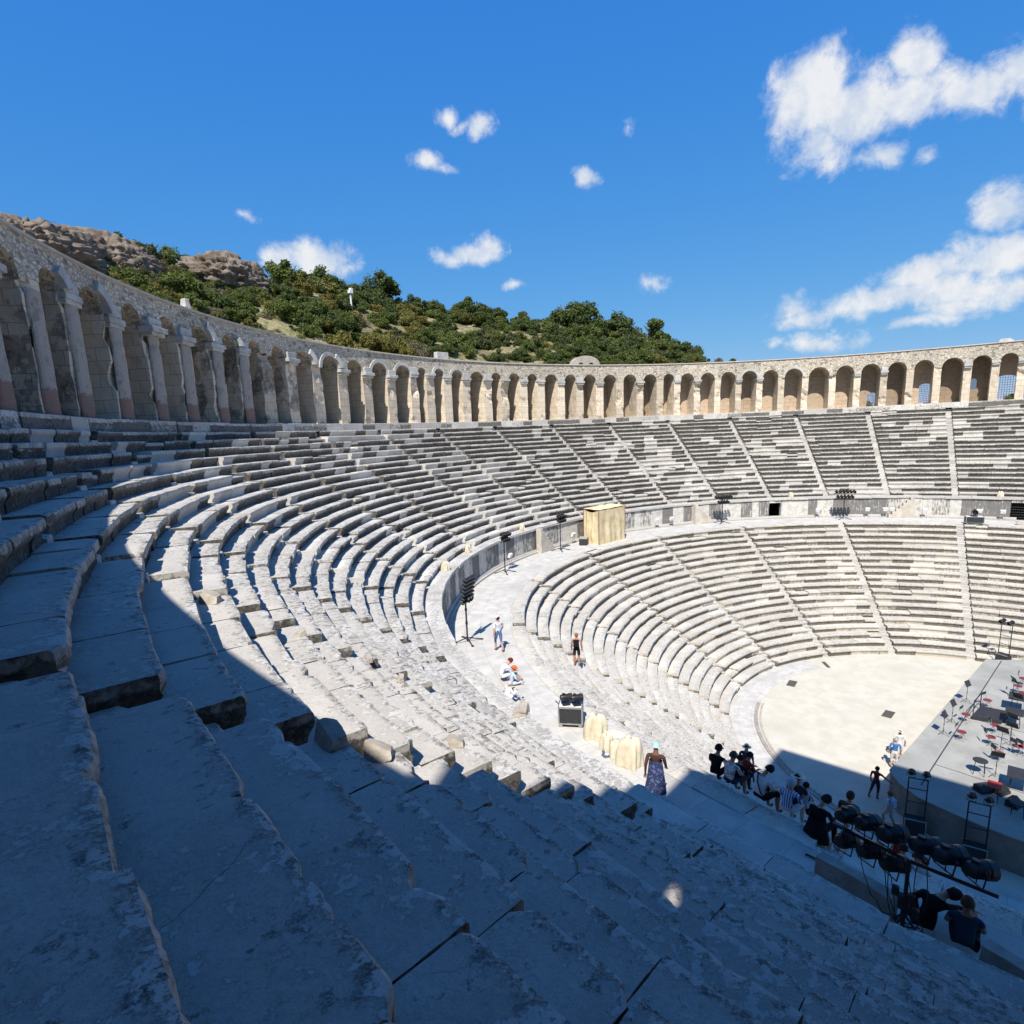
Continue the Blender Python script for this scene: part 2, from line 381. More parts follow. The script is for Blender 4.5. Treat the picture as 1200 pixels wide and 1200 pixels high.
def leaf_mat(name, c1, c2, c3):
    t = NT(name); ob = t.n('ShaderNodeObjectInfo'); geo = t.n('ShaderNodeNewGeometry')
    pos = t.n('ShaderNodeTexCoord').outputs['Object']
    n = t.noise(pos, .9, 3); r = geo.outputs['Random Per Island']
    c = t.mix(t.step(t.math('ADD', t.math('MULTIPLY', n, .6), t.math('MULTIPLY', r, .5)), .3, .8), c1, c2)
    c = t.mix(t.math('MULTIPLY', ob.outputs['Random'], .6), c, c3)
    b = t.n('ShaderNodeBsdfPrincipled', Base__Color=c, Roughness=.6); b.inputs['Specular IOR Level'].default_value = .25
    tr = t.n('ShaderNodeBsdfTranslucent', Color=t.mix(.4, c, (.30, .34, .05)))
    ms = t.n('ShaderNodeMixShader', i0=.22, i1=b.outputs[0], i2=tr.outputs[0])
    o = t.n('ShaderNodeOutputMaterial'); t.t.links.new(ms.outputs[0], o.inputs[0]); return t.mat
M['leaf_dark'] = leaf_mat('dark_evergreen_leaves', (.042, .064, .017), (.092, .122, .032), (.066, .088, .024))
M['leaf_mid'] = leaf_mat('green_leaves', (.068, .095, .020), (.14, .165, .036), (.095, .125, .03))
M['leaf_yellow'] = leaf_mat('yellow_green_leaves', (.13, .125, .028), (.20, .19, .05), (.16, .12, .03))
M['leaf_dry'] = leaf_mat('dry_scrub_twigs', (.14, .11, .07), (.20, .16, .105), (.15, .135, .08))
M['bark'] = simple_stone('bark', (.09, .07, .05), (.16, .13, .1), 4.)

# ------------------------------------------------------------------ people (built first: the dependency graph is still small)
HEADR = .098
def skin_mesh(verts, edges, radii, root):
    me = bpy.data.meshes.new('body_tmp'); me.from_pydata(verts, edges, [])
    o = bpy.data.objects.new('body_tmp', me); COL.objects.link(o)
    o.modifiers.new('s', 'SKIN'); sv = me.skin_vertices[0].data
    for i, r in enumerate(radii):
        sv[i].radius = r if isinstance(r, tuple) else (r, r); sv[i].use_root = (i == root)
    o.modifiers['s'].branch_smoothing = .6
    ss = o.modifiers.new('u', 'SUBSURF'); ss.levels = 1; ss.render_levels = 1
    dg = bpy.context.evaluated_depsgraph_get(); dg.update()
    out = bpy.data.meshes.new_from_object(o.evaluated_get(dg))
    bpy.data.objects.remove(o); bpy.data.meshes.remove(me)
    return out
STAND = dict(pelvis=(0, 0, .90), spine=(0, .01, 1.07), chest=(0, 0, 1.27), neck=(0, -.01, 1.41), head=(0, .015, 1.53),
             shL=(-.175, -.01, 1.35), elL=(-.225, -.03, 1.09), wrL=(-.235, .06, .87), shR=(.175, -.01, 1.35), elR=(.225, -.03, 1.09), wrR=(.235, .06, .87),
             hiL=(-.09, 0, .85), knL=(-.10, .03, .47), anL=(-.10, -.02, .075), hiR=(.09, 0, .85), knR=(.10, .03, .47), anR=(.10, -.02, .075))
WALK = dict(STAND, knL=(-.10, .16, .49), anL=(-.10, .12, .09), knR=(.10, -.02, .47), anR=(.10, -.24, .12), elL=(-.22, -.12, 1.10), wrL=(-.23, -.10, .87), elR=(.22, .06, 1.09), wrR=(.22, .22, .93))
SIT = dict(pelvis=(0, 0, .11), spine=(0, .03, .28), chest=(0, .07, .47), neck=(0, .10, .60), head=(0, .14, .72),
           shL=(-.17, .08, .54), elL=(-.22, .16, .31), wrL=(-.13, .36, .27), shR=(.17, .08, .54), elR=(.22, .16, .31), wrR=(.13, .36, .27),
           hiL=(-.09, .02, .10), knL=(-.13, .42, .14), anL=(-.12, .44, -.34), hiR=(.09, .02, .10), knR=(.13, .42, .14), anR=(.12, .44, -.34))
SITLOW = dict(SIT, knL=(-.14, .30, .40), anL=(-.12, .52, .06), knR=(.14, .30, .40), anR=(.12, .52, .06), wrL=(-.15, .30, .38), wrR=(.15, .30, .38))
BEND = dict(SIT, chest=(0, .20, .44), spine=(0, .07, .29), neck=(0, .31, .53), head=(0, .41, .60), shL=(-.17, .22, .50), shR=(.17, .22, .50), elL=(-.2, .42, .30), wrL=(-.1, .60, .22), elR=(.2, .42, .30), wrR=(.1, .60, .22))
REACH = dict(SITLOW, chest=(.10, .16, .46), neck=(.17, .24, .57), head=(.24, .32, .64), shL=(-.05, .22, .54), shR=(.26, .12, .50), elR=(.42, .30, .42), wrR=(.62, .42, .36))
LEAN = dict(STAND, elR=(.36, .10, 1.16), wrR=(.56, .20, 1.02), anL=(-.22, -.12, .08), knL=(-.16, .0, .47))
SITCH = dict(SIT, anL=(-.12, .46, -.40), anR=(.12, .46, -.40))

def person(label, base, face, pose, shirt, pants, sleeve='short', legs='short', skin=(.42, .25, .17), shoes=(.05, .05, .05),
           hair=(.03, .022, .016), hat=None, brim=False, sc=.97, over=None, skirt=None, scarf=None, strap=None, shirt_kind='cloth', pants_kind='cloth', group=None, backpack=None, female=False):
    J = dict(pose); J.update(over or {})
    J = {k: Vector(v) for k, v in J.items()}
    root = empty('person', base, R_(face)-PI/2); sc *= 1.06; root.scale = (sc*1.07, sc*1.07, sc)
    tag(root, label, 'person', group)
    V = []; E = []; Rr = []; reg = []
    def add(p, r, g, par=None):
        V.append(tuple(p)); Rr.append(r); reg.append(g); i = len(V)-1
        if par is not None: E.append((par, i))
        return i
    w = .92 if female else 1
    ip = add(J['pelvis'], (.135, .105), 'pants'); isp = add(J['spine'], (.125*w, .095), 'shirt', ip); ich = add(J['chest'], (.15*w, .105), 'shirt', isp)
    ine = add(J['neck'], .055, 'skin', ich)
    hd = (J['head']-J['neck']).normalized()
    ih0 = add(J['head']-hd*.05+Vector((0, .012, 0)), (.068, .078), 'skin', ine); ih1 = add(J['head']+hd*.02, (.078, .095), 'skin', ih0); ih2 = add(J['head']+hd*.085, (.058, .07), 'skin', ih1)
    fwd = Vector((0, 1, 0)); fwd = (fwd-hd*fwd.dot(hd)).normalized()
    add(J['head']+fwd*.112-hd*.012, .012, 'skin', ih1)          # nose
    for S, sg in (('L', -1), ('R', 1)):
        a = add(J['sh'+S], .058, 'shirt', ich); mid = (J['sh'+S]*.45+J['el'+S]*.55)
        b = add(mid, .046, 'sleeve', a); c = add(J['el'+S], .040, 'fore', b); d = add(J['wr'+S], .027, 'fore', c)
        fd = (J['wr'+S]-J['el'+S]).normalized(); side = fd.cross(Vector((0, 0, 1)))
        side = side.normalized() if side.length > .1 else Vector((1, 0, 0)); dn = fd.cross(side).normalized()
        pl = add(J['wr'+S]+fd*.06, (.034, .022), 'hand', d)
        for q, (off, ln) in enumerate(((-.027, .068), (-.009, .080), (.009, .076), (.027, .060))):
            k1 = add(J['wr'+S]+fd*(.085)+side*off, .0095, 'hand', pl); k2 = add(J['wr'+S]+fd*(.085+ln*.5)+side*off*1.1+dn*.008, .0085, 'hand', k1)
            add(J['wr'+S]+fd*(.085+ln*.85)+side*off*1.1+dn*.030, .007, 'hand', k2)
        t1 = add(J['wr'+S]+fd*.045-side*.042*sg, .011, 'hand', pl); add(J['wr'+S]+fd*.085-side*.055*sg+dn*.012, .009, 'hand', t1)
        h = add(J['hi'+S], .092, 'pants', ip); tm = add(J['hi'+S]*.45+J['kn'+S]*.55, .076, 'pants', h); kn = add(J['kn'+S], .056, 'knee', tm)
        cm = add(J['kn'+S]*.6+J['an'+S]*.4+Vector((0, -.015, 0)), .056, 'calf', kn); an = add(J['an'+S], .036, 'calf', cm)
        add(J['an'+S]+Vector((0, .06, -.035)), .038, 'shoe', an); add(J['an'+S]+Vector((.0, .15, -.045)), .030, 'shoe', len(V)-1)
    me = skin_mesh(V, E, Rr, ip)
    mats = [C_(skin, 'skin'), C_(shirt, shirt_kind), C_(pants, pants_kind), C_(shoes)]
    rm = {'skin': 0, 'hand': 0, 'shirt': 1, 'pants': 2, 'shoe': 3, 'sleeve': 0 if sleeve == 'none' else 1, 'fore': 1 if sleeve == 'long' else 0,
          'knee': 0 if legs == 'bare' else 2, 'calf': 2 if legs == 'long' else 0}
    Vn = np.array(V); rmi = np.array([rm[g] for g in reg]); rad = np.array([r[0] if isinstance(r, tuple) else r for r in Rr])
    cen = np.array([tuple(p.center) for p in me.polygons])
    dd = np.linalg.norm(cen[:, None]-Vn[None], axis=2)-rad[None]*.6
    me.materials.clear()
    b = link('body', me, mats, root)
    me.polygons.foreach_set('material_index', rmi[dd.argmin(1)].astype(np.int32)); me.polygons.foreach_set('use_smooth', [True]*len(me.polygons))
    # hair: a shell over the back and crown of the head
    hc = J['head']+hd*.028
    M3 = Matrix((hd.cross(fwd)*-1, fwd, hd)).transposed()
    def shell(name, mat, zmin, grow, facecut=None, brimw=0, back=0.):
        vs = []; fs = []; n, m = 18, 8
        for j in range(m+1):
            ph = zmin+(PI/2-zmin)*j/m
            for i in range(n):
                a = 2*PI*i/n; p = Vector((math.cos(a)*math.cos(ph)*.083*grow, math.sin(a)*math.cos(ph)*.105*grow-back, math.sin(ph)*.112*grow))
                if facecut is not None and p.y > facecut: p.z = max(p.z, facecut*.9+.035)
                vs.append(M3 @ p+hc)
        for j in range(m):
            for i in range(n): fs.append((j*n+i, j*n+(i+1) % n, (j+1)*n+(i+1) % n, (j+1)*n+i))
        if brimw:
            b0 = len(vs)
            for i in range(n):
                a = 2*PI*i/n; s_ = max(0., math.sin(a)) if brimw < .08 else 1.
                p = Vector((math.cos(a)*(.083*grow+brimw*s_*.6), math.sin(a)*(.105*grow+brimw*s_), math.sin(zmin)*.112*grow-.008*s_)); vs.append(M3 @ p+hc)
            for i in range(n): fs.append((i, b0+i, b0+(i+1) % n, (i+1) % n))
        me2 = bpy.data.meshes.new(name); me2.from_pydata(vs, [], fs)
        for p in me2.polygons: p.use_smooth = True
        return link(name, me2, mat, root)
    if hair: shell('hair', C_(hair, 'hair'), -.75 if female else -.35, 1.06, .03, 0, .012)
    if hat: shell('hat', C_(hat), .12, 1.14, None, .10 if brim else .07)
    if scarf: shell('headscarf', C_(scarf), -.95, 1.13, .05, 0, .01)
    if skirt:
        col_, kind_, z0 = skirt; vs = []; fs = []; n, m = 20, 9
        zt = J['chest'].z-.06
        for j in range(m+1):
            f = j/m; z = zt+(z0-zt)*f
            for i in range(n):
                a = 2*PI*i/n; r = .145+.10*f+.02*math.sin(a*5+j*.3)*f
                vs.append((math.cos(a)*r*1.05, math.sin(a)*r*.85, z))
        for j in range(m):
            for i in range(n): fs.append((j*n+i, j*n+(i+1) % n, (j+1)*n+(i+1) % n, (j+1)*n+i))
        me2 = bpy.data.meshes.new('dress'); me2.from_pydata(vs, [], fs)
        for p in me2.polygons: p.use_smooth = True
        link('dress', me2, C_(col_, kind_), root)
    if strap:
        mb = MB(); c = J['chest']; s_ = J['spine']; up = (J['neck']-J['spine']).normalized(); bk = Vector((1, 0, 0)).cross(up)
        pts = [J['shL']*.7+J['neck']*.3+Vector((0, 0, .06)), c-bk*-.0+Vector((0, -.13, .02)), s_+Vector((.10, -.10, -.02)), J['pelvis']+Vector((.17, 0, .05))]
        mb.path(pts, .014, 6); mb.build('shoulder_strap', C_(strap), root)
    if backpack:
        mb = MB(); c = (J['chest']+J['spine'])/2; mb.box(c+Vector((0, -.17, .03)), (.26, .13, .38)); mb.box(c+Vector((0, -.25, -.02)), (.19, .05, .2))
        mb.build('backpack', C_(backpack), root, True, .03)
    return root

def azto(p, q=(0, 0)): return math.degrees(math.atan2(q[1]-p[1], q[0]-p[0]))
def P(px, py, z=None):
    return at(px, py, z) if z is not None else seat_at(px, py)
navy = (.03, .045, .09); blk = (.012, .012, .014); wht = (.66, .66, .66)
rowR = lambda R: L_H0+L_DH*min(L_N-1, max(0, int((R-L_R0)/L_DR)))
def seated(px, R, dth=0.):
    """a spot on the seat edge of radius R under the pixel column"""
    best = None
    for a in np.arange(100, 184, .1):
        x, y = R*math.cos(R_(a)), R*math.sin(R_(a)); d = np.array([x, y, Z_DZ])-CAMPOS
        u_ = PCX+F*(d@RT)/(d@FW)
        if best is None or abs(u_-px) < best[0]: best = (abs(u_-px), x, y)
    return Vector((best[1], best[2], Z_DZ))
b = P(585, 763, Z_DZ); person('man in white patterned shirt, blue shorts and white cap walking by the tall stand', b, 62, WALK, (.62, .62, .64, .35, .38, .48), (.10, .16, .32), hat=wht, shirt_kind='pattern')
b = P(586, 795, Z_DZ+.15); person('bending man in patterned shirt and white shorts on the wall edge', b, -22, BEND, (.66, .66, .66, .42, .42, .52), (.65, .65, .65), hair=(.14, .03, .015), skin=(.55, .28, .19), shirt_kind='pattern', sc=1.02)
b = P(599, 803, Z_DZ); person('seated person in pale blue top and orange cap beside the bending man', b, -30, SIT, (.45, .55, .68), (.45, .48, .52), hat=(.75, .13, .05), sc=.9, hair=(.4, .1, .04))
b = P(594, 822, Z_DZ+.1); person('seated person wrapped in a plain white robe on the pale wall stones', b, -15, SITLOW, (.74, .74, .75), (.72, .72, .73), sleeve='long', legs='long', scarf=None, hair=(.5, .5, .5), sc=.92, skirt=((.74, .74, .75), 'cloth', .02), over=dict(head=(0, .16, .66), neck=(0, .11, .58)))
b = P(676, 780); person('person with black backpack and tan bare legs standing alone on the lower seats', b, 30, STAND, (.42, .22, .14), (.02, .02, .02), sleeve='none', legs='bare', skin=(.40, .19, .11), hair=(.25, .12, .05), backpack=blk, sc=.98)
b = P(768, 940, Z_DZ); person('woman in blue patterned dress, brown top and pale teal cap at the shadow edge', b, 20, WALK, (.07, .035, .028), (.05, .07, .16), sleeve='long', legs='bare', skin=(.16, .08, .05), scarf=None, hat=(.35, .55, .56), hair=None, sc=.98, skirt=((.03, .04, .10, .10, .12, .22), 'pattern', .32), female=True)
g = None
b = seated(838, 27.0); person('person all in black with cap at the near end of the seated row', b, azto(b)+10, SIT, blk, blk, 'long', 'long', hat=blk, sc=1.02)
b = seated(853, 27.05); person('balding person in white dappled shirt seated in the row on the walkway edge', b, azto(b)-5, SIT, (.58, .60, .62, .22, .25, .28), navy, hair=(.12, .07, .05), shirt_kind='pattern', sc=1.05)
b = seated(863, 26.8); person('small dark haired person in black top seated behind the standing man', b, azto(b), SIT, blk, navy, 'long', 'long', sc=.88)
b = P(873, 921); person('standing man in dark blue shirt with tan bucket hat', b, azto(b)+35, STAND, navy, (.05, .05, .055), hat=(.50, .42, .30), brim=True, sc=1.0)
b = seated(873, 26.4); person('crouched person in dark clothes holding a red bag', b, azto(b)-20, SIT, (.30, .04, .04), blk, 'long', 'long', sc=.85)
b = seated(889, 27.1); person('person in plain white shirt with a black shoulder strap and dark hair', b, azto(b)-12, SIT, (.64, .66, .70), blk, strap=blk, sc=1.12, over=dict(head=(.05, .2, .72)))
b = seated(930, 26.7); person('person in dark jacket and pale straw hat', b, azto(b), SIT, (.05, .055, .05), blk, 'long', 'long', hat=(.62, .55, .42), brim=True, sc=1.02)
b = seated(921, 27.1); person('person in blue and white striped shirt with grey headscarf', b, azto(b)-5, SIT, (.60, .64, .72, .08, .14, .38), wht, 'long', 'long', scarf=(.42, .46, .52), hair=None, shirt_kind='stripe', sc=1.05, female=True)
b = seated(941, 26.6); person('small child in pale clothes beside the striped shirt', b, azto(b), SIT, (.58, .60, .64), (.58, .58, .6), sc=.78)
b = seated(957, 27.35); person('person in long black robe and black cap seated by the grey slab', b, azto(b)-8, SIT, blk, blk, 'long', 'long', hat=blk, sc=1.1, skirt=(blk, 'cloth', -.1), over=dict(head=(.04, .17, .72)))
b = P(1047, 900, 0); person('man in blue shirt and pale shorts leaning at the stage corner', b, 12, STAND, (.06, .17, .42), (.62, .60, .56), hair=(.4, .35, .3), sc=1.0, skin=(.5, .29, .2))
b = P(1052, 890, 0); person('companion in cream hat and white top behind the blue shirt', b, 12, STAND, wht, wht, hat=(.72, .66, .52), brim=True, sc=1.02, skin=(.5, .29, .2))
b = P(1025, 936, 0); person('man in dark red shirt and black shorts resting one arm on the stage', b, -15, LEAN, (.22, .025, .03), (.03, .035, .045), skin=(.25, .13, .09), sc=1.0)
b = P(1040, 968, 0); person('woman with piled brown hair, pale blue top and beige skirt walking toward the stage', b, 60, WALK, (.46, .54, .64), (.55, .48, .40), hair=(.16, .08, .045), backpack=(.35, .42, .55), legs='bare', female=True, sc=1.0)
b = P(1052, 1000, 0)+Vector((-.6, 0, 0)); person('woman in long red dress behind the spotlights', Vector((-14.6, 3.15, .0)), 40, STAND, (.30, .025, .02), (.30, .025, .02), hair=(.05, .03, .02), female=True, skirt=((.30, .025, .02), 'cloth', .1), sc=1.0)
b = seated(1082, 24.6); b.z = rowR(24.6); person('seated person in white shirt below the spotlights', b, azto(b), SIT, (.6, .62, .68), (.3, .32, .4), sc=1.0)
b = seated(1096, 17.5); b.z = rowR(17.5); person('seated person in white cap and brown jacket at the stage foot', b, azto(b), SIT, (.12, .07, .045), blk, 'long', 'long', hat=wht, sc=1.0)
b = seated(992, 26.5); person('person with long brown hair seated beyond the grey slab', b, azto(b), SIT, (.10, .055, .035), (.1, .09, .09), hair=(.09, .045, .022), female=True, sc=.95)
b = seated(1060, 25.2); b.z = rowR(25.2); person('seated person in pale lilac shirt between the spotlights', b, azto(b), SIT, (.50, .50, .66), (.5, .5, .5), sc=1.0)
b = Vector((-29.0, .98, Z_DZ+.02)); person('person in black long sleeves leaning over sideways under the spotlight bar', b, 8, REACH, blk, blk, 'long', 'long', hair=blk, female=True, sc=1.12, over=dict(chest=(.12, .16, .52), neck=(.22, .22, .62), head=(.33, .27, .66)))
b = Vector((-29.05, .33, Z_DZ+.02)); person('broad man in navy sleeveless shirt seated with his back turned', b, 5, SITLOW, (.025, .05, .085), (.04, .04, .05), sleeve='none', hair=(.12, .06, .035), skin=(.34, .18, .12), sc=1.14)

# person carrying chair on wheels
# ------------------------------------------------------------------ seat rows
def block_mesh(R, H, a0, a1, depth, hgt, res, kind, w, tone, near):
    """one stone block: front edge at radius R, top at H, between angles a0..a1 (deg)"""
    if kind == 'seat':
        prof = [(depth, 0), (.07, 0), (.022, -.01), (0, -.045), (0, -.135), (.022, -.17), (.08, -.235), (.105, -.31), (.105, -hgt-.03)]
    else:
        prof = [(depth, 0), (.02, 0), (0, -.02), (0, -hgt-.03)]
    prof = np.array(prof, float)
    if res < .3:
        q = [prof[0]]
        for a, b in zip(prof[:-1], prof[1:]):
            n = max(1, int(math.ceil(np.hypot(*(b-a))/res)))
            for k in range(1, n+1): q.append(a+(b-a)*k/n)
        prof = np.array(q)
    L = R_(a1-a0)*R
    n = max(2 if res < .6 else 1, int(math.ceil(L/res))); n = min(n, 40)
    s = np.linspace(a0, a1, n+1)
    r = R+prof[:, 0]; m = len(prof)
    rr = np.repeat(r[None], n+1, 0); zz = np.repeat((H+prof[:, 1])[None], n+1, 0); aa = np.repeat(np.radians(s)[:, None], m, 1)
    rr = rr+stretch(s, R)[:, None] if kind_upper[0] else rr
    fr = np.repeat(prof[None, :, 0], n+1, 0); fz = np.repeat(prof[None, :, 1], n+1, 0)
    edge = np.exp(-np.maximum(fr, 0)/.12); drop = -fz
    dr, dz = rng.normal(0, .013), rng.normal(-.004, .007)
    sag = vnoise(np.array([[(a0+a1)*.11, H*2.3, 5.5], [(a0+a1)*.13, H*1.9, 15.5]])); dz += (sag[0]-.5)*.05; dr += (sag[1]-.5)*.07
    if rng.random() < .03 and kind == 'seat': dz -= rng.uniform(.05, .16); dr += rng.uniform(.02, .10)
    tl, tr_ = rng.normal(0, .010), rng.normal(0, .006)
    u = np.linspace(-1, 1, n+1)[:, None]
    rr = rr+dr+tl*u; zz = zz+dz+tr_*u
    X = np.stack([rr*np.cos(aa), rr*np.sin(aa), zz], -1)
    if near:
        P3 = X.copy()
        dend = np.minimum(u+1, 1-u)*L/2
        front0 = P3[:, [int(np.argmin(np.abs(fz[0]+.05)))]]                      # the nose line: one bite depth per station
        bite = np.clip(fbm(front0*3.1, 5)-.60, 0, 1)*.6+np.clip(fbm(front0*15, 3)-.46, 0, 1)*.10
        bite = bite+np.exp(-(dend/.07)**2)*rng.random()**3*.14
        sp = np.clip(bite-fr, 0, None)*(fz > -.19)*(.75+.5*fbm(P3*11, 2))
        j = fbm(P3*9, 3)-.5
        sh = (fbm(P3*1.6+9, 3)-.5)*.05
        rr2 = rr+sp*.9+j*.014*(fz < -.03)+np.where(fz < -.01, sh*.25, 0); zz2 = zz-sp*.8*(fz > -.05)+j*.006+np.where(fz >= -.02, sh*.07, 0)
        X = np.stack([rr2*np.cos(aa), rr2*np.sin(aa), zz2], -1)
        # jagged block ends
        je = (fbm(P3*5+30, 3)-.5)*.03
        tx = np.stack([-np.sin(aa), np.cos(aa), 0*aa], -1)
        X[0] += tx[0]*np.abs(je[0])[:, None]; X[-1] -= tx[-1]*np.abs(je[-1])[:, None]
    V = X.reshape(-1, 3)
    i = np.arange(n)[:, None]*m+np.arange(m-1)[None]
    F4 = np.stack([i, i+m, i+m+1, i+1], -1).reshape(-1, 4).tolist()
    # end caps with the lower back corner
    base = len(V); bk = []
    for k in (0, n):
        a = aa[k, 0]; rb = rr[k, 0]; bk.append((rb*math.cos(a), rb*math.sin(a), H-hgt))
    V = np.vstack([V, np.array(bk)])
    F4.append(list(range(0, m))+[base]); F4.append(list(range(n*m+m-1, n*m-1, -1))+[base+1])
    ed = np.concatenate([edge.reshape(-1), [0, 0]])
    return V, F4, ed, np.full(len(V), w), np.full(len(V), tone), np.concatenate([drop.reshape(-1), [hgt, hgt]])
kind_upper = [True]
def rows_object(name, blocks, mat, parent, smooth):
    V = []; Fc = []; E = []; W = []; T = []; D = []; b = 0
    for v, f, e, w, t, dp in blocks:
        V.append(v); D.append(dp); Fc += [[b+i for i in q] for q in f]; E.append(e); W.append(w); T.append(t); b += len(v)
    me = bpy.data.meshes.new(name); me.from_pydata(np.vstack(V).tolist(), [], Fc)
    for nm, arr in (('edge', E), ('w', W), ('tone', T), ('drop', D)):
        a = me.attributes.new(nm, 'FLOAT', 'POINT'); a.data.foreach_set('value', np.concatenate(arr).astype(np.float32))
    o = link(name, me, mat, parent)
    if smooth:
        me.polygons.foreach_set('use_smooth', [True]*len(me.polygons)); me.set_sharp_from_angle(angle=R_(38))
    return o
def lod(R, th, H):
    d = np.linalg.norm(np.array([R*math.cos(R_(th)), R*math.sin(R_(th)), H])-CAMPOS)
    return d, (.045 if d < 5 else .07 if d < 9 else .12 if d < 15 else .3 if d < 24 else .8)
def stair_at(sa, R):
    return sa-(41-R)*.19 if 170 < sa < 176 and R > 30 else sa      # the last flight runs parallel to the end wall
def build_tier(upper, parent, R0, DR, H0, DH, N, stairs, sw, mat):
    kind_upper[0] = upper
    for si in range(len(stairs)-1):
        w0, w1 = stairs[si], stairs[si+1]
        wedge = empty('seating_wedge', (0, 0, 0), 0, parent)
        for k in range(N):
            R, H = R0+DR*k, H0+DH*k
            hw = math.degrees(sw/2/R)
            a, b = (stair_at(w0, R)+hw, stair_at(w1, R)-hw) if upper else (w0+hw, w1-hw)
            bl = []; x = a; L0 = rng.uniform(1.1, 1.7)
            while x < b-1e-6:
                L = rng.uniform(.8, 1.9); y = x+math.degrees(L/R)
                if b-y < math.degrees(.7/R): y = b
                d, res = lod(R, (x+y)/2, H); g = math.degrees((rng.uniform(.0015, .005) if rng.random() < .85 else .012)/R)
                zone = vnoise(np.array([[(x+y)/2*.12, k*.18, 3.7 if upper else 8.1]]))[0]
                if upper:
                    p_new = np.clip((zone-.46)*1.8+(.15 if k > 10 else -.02), .05, .55) if (x+y)/2 < 150 else .06
                    w = rng.uniform(.0, .10) if rng.random() < p_new else rng.uniform(.58, .98)
                else:
                    w = rng.uniform(.0, .2) if rng.random() < .12 else rng.uniform(.36, .74)+.10*(k > 15)
                tone = rng.random()*.8+(.1 if w < .12 else 0)
                if d < 9: w = min(w, .70)
                if upper and d < 26: tone *= .35
                bl.append(block_mesh(R, H, x+g, y-g, DR+.13, .44, res, 'seat', w, tone, d < 24))
                x = y
            rows_object('seat_row', bl, mat, wedge, True)
    for sa0 in stairs:
        bl = []
        for k in range(N+1):
            R, H = R0+DR*k, H0+DH*k; sa = stair_at(sa0, R) if upper else sa0
            hw = math.degrees(sw/2/R); d, res = lod(R, sa, H); w = rng.uniform(0, .55) if d < 30 else rng.uniform(0, .35); t_ = rng.random()
            if k < N: bl.append(block_mesh(R+.33, H-DH/2+.05, sa-hw+.01, sa+hw-.01, .42, .24, res, 'step', w, t_, d < 24))
            bl.append(block_mesh(R+.02, H-DH+.09*(d < 30), sa-hw+.01, sa+hw-.01, .44, .24, res, 'step', w, t_, d < 24))
        rows_object('stairway', bl, M['step'], parent, True)

US = [11.8+10.06*k for k in range(-1, 19)]        # upper stairs
LS = [11.8+20.25*k for k in range(-1, 10)]
upper = empty('upper_seating_tier'); tag(upper, 'upper tier of curved limestone seats with black-crusted fronts below the arcade', 'seating')
lower = empty('lower_seating_tier'); tag(lower, 'lower tier of cream stone seats curving down to the orchestra floor', 'seating')
build_tier(True, upper, U_R0, U_DR, U_H0, U_DH, U_N, US, .58, M['upper'])
build_tier(False, lower, L_R0, L_DR, L_H0, L_DH, L_N, LS, .60, M['lower'])

def ring_strip(name, pts, a0, a1, mat, parent, step=1.0, uvw=True, smooth=False, up=False, wfun=None):
    """sweep a polyline of (radius, z) round the centre"""
    n = max(1, int((a1-a0)/step)); ang = np.linspace(a0, a1, n+1); m = len(pts)
    V = []; Fc = []; uv = []
    cum = [0]
    for a, b in zip(pts[:-1], pts[1:]): cum.append(cum[-1]+math.hypot(b[0]-a[0], b[1]-a[1]))
    for a in ang:
        for r, z in pts:
            s_ = float(stretch(a, r)) if up else 0
            V.append(((r+s_)*math.cos(R_(a)), (r+s_)*math.sin(R_(a)), z))
    for i in range(n):
        for j in range(m-1): Fc.append((i*m+j, i*m+j+1, (i+1)*m+j+1, (i+1)*m+j))
    me = bpy.data.meshes.new(name); me.from_pydata(V, [], Fc)
    ul = me.uv_layers.new(name='UVMap'); k = 0
    Rm = sum(p[0] for p in pts)/m
    for i in range(n):
        for j in range(m-1):
            flat = abs(pts[j][1]-pts[j+1][1]) < .5*abs(pts[j][0]-pts[j+1][0])
            for ii, jj in ((i, j), (i, j+1), (i+1, j+1), (i+1, j)):
                ul.data[k].uv = (R_(ang[ii])*(Rm if flat else pts[j][0]), pts[jj][0] if flat else pts[jj][1]); k += 1
    return link(name, me, mat, parent)
# rubble core closing the joints under the seats
ring_strip('rubble_core', [(U_R0+.2, U_H0-.60), (45.3, U_H0+U_DH*20-.55), (45.5, 19.3)], -4, 187, M['core'], upper, 2, up=True)
ring_strip('rubble_core', [(L_R0+.2, -.1), (27.9, Z_DZ-.55)], -10, 190, M['core'], lower, 2)

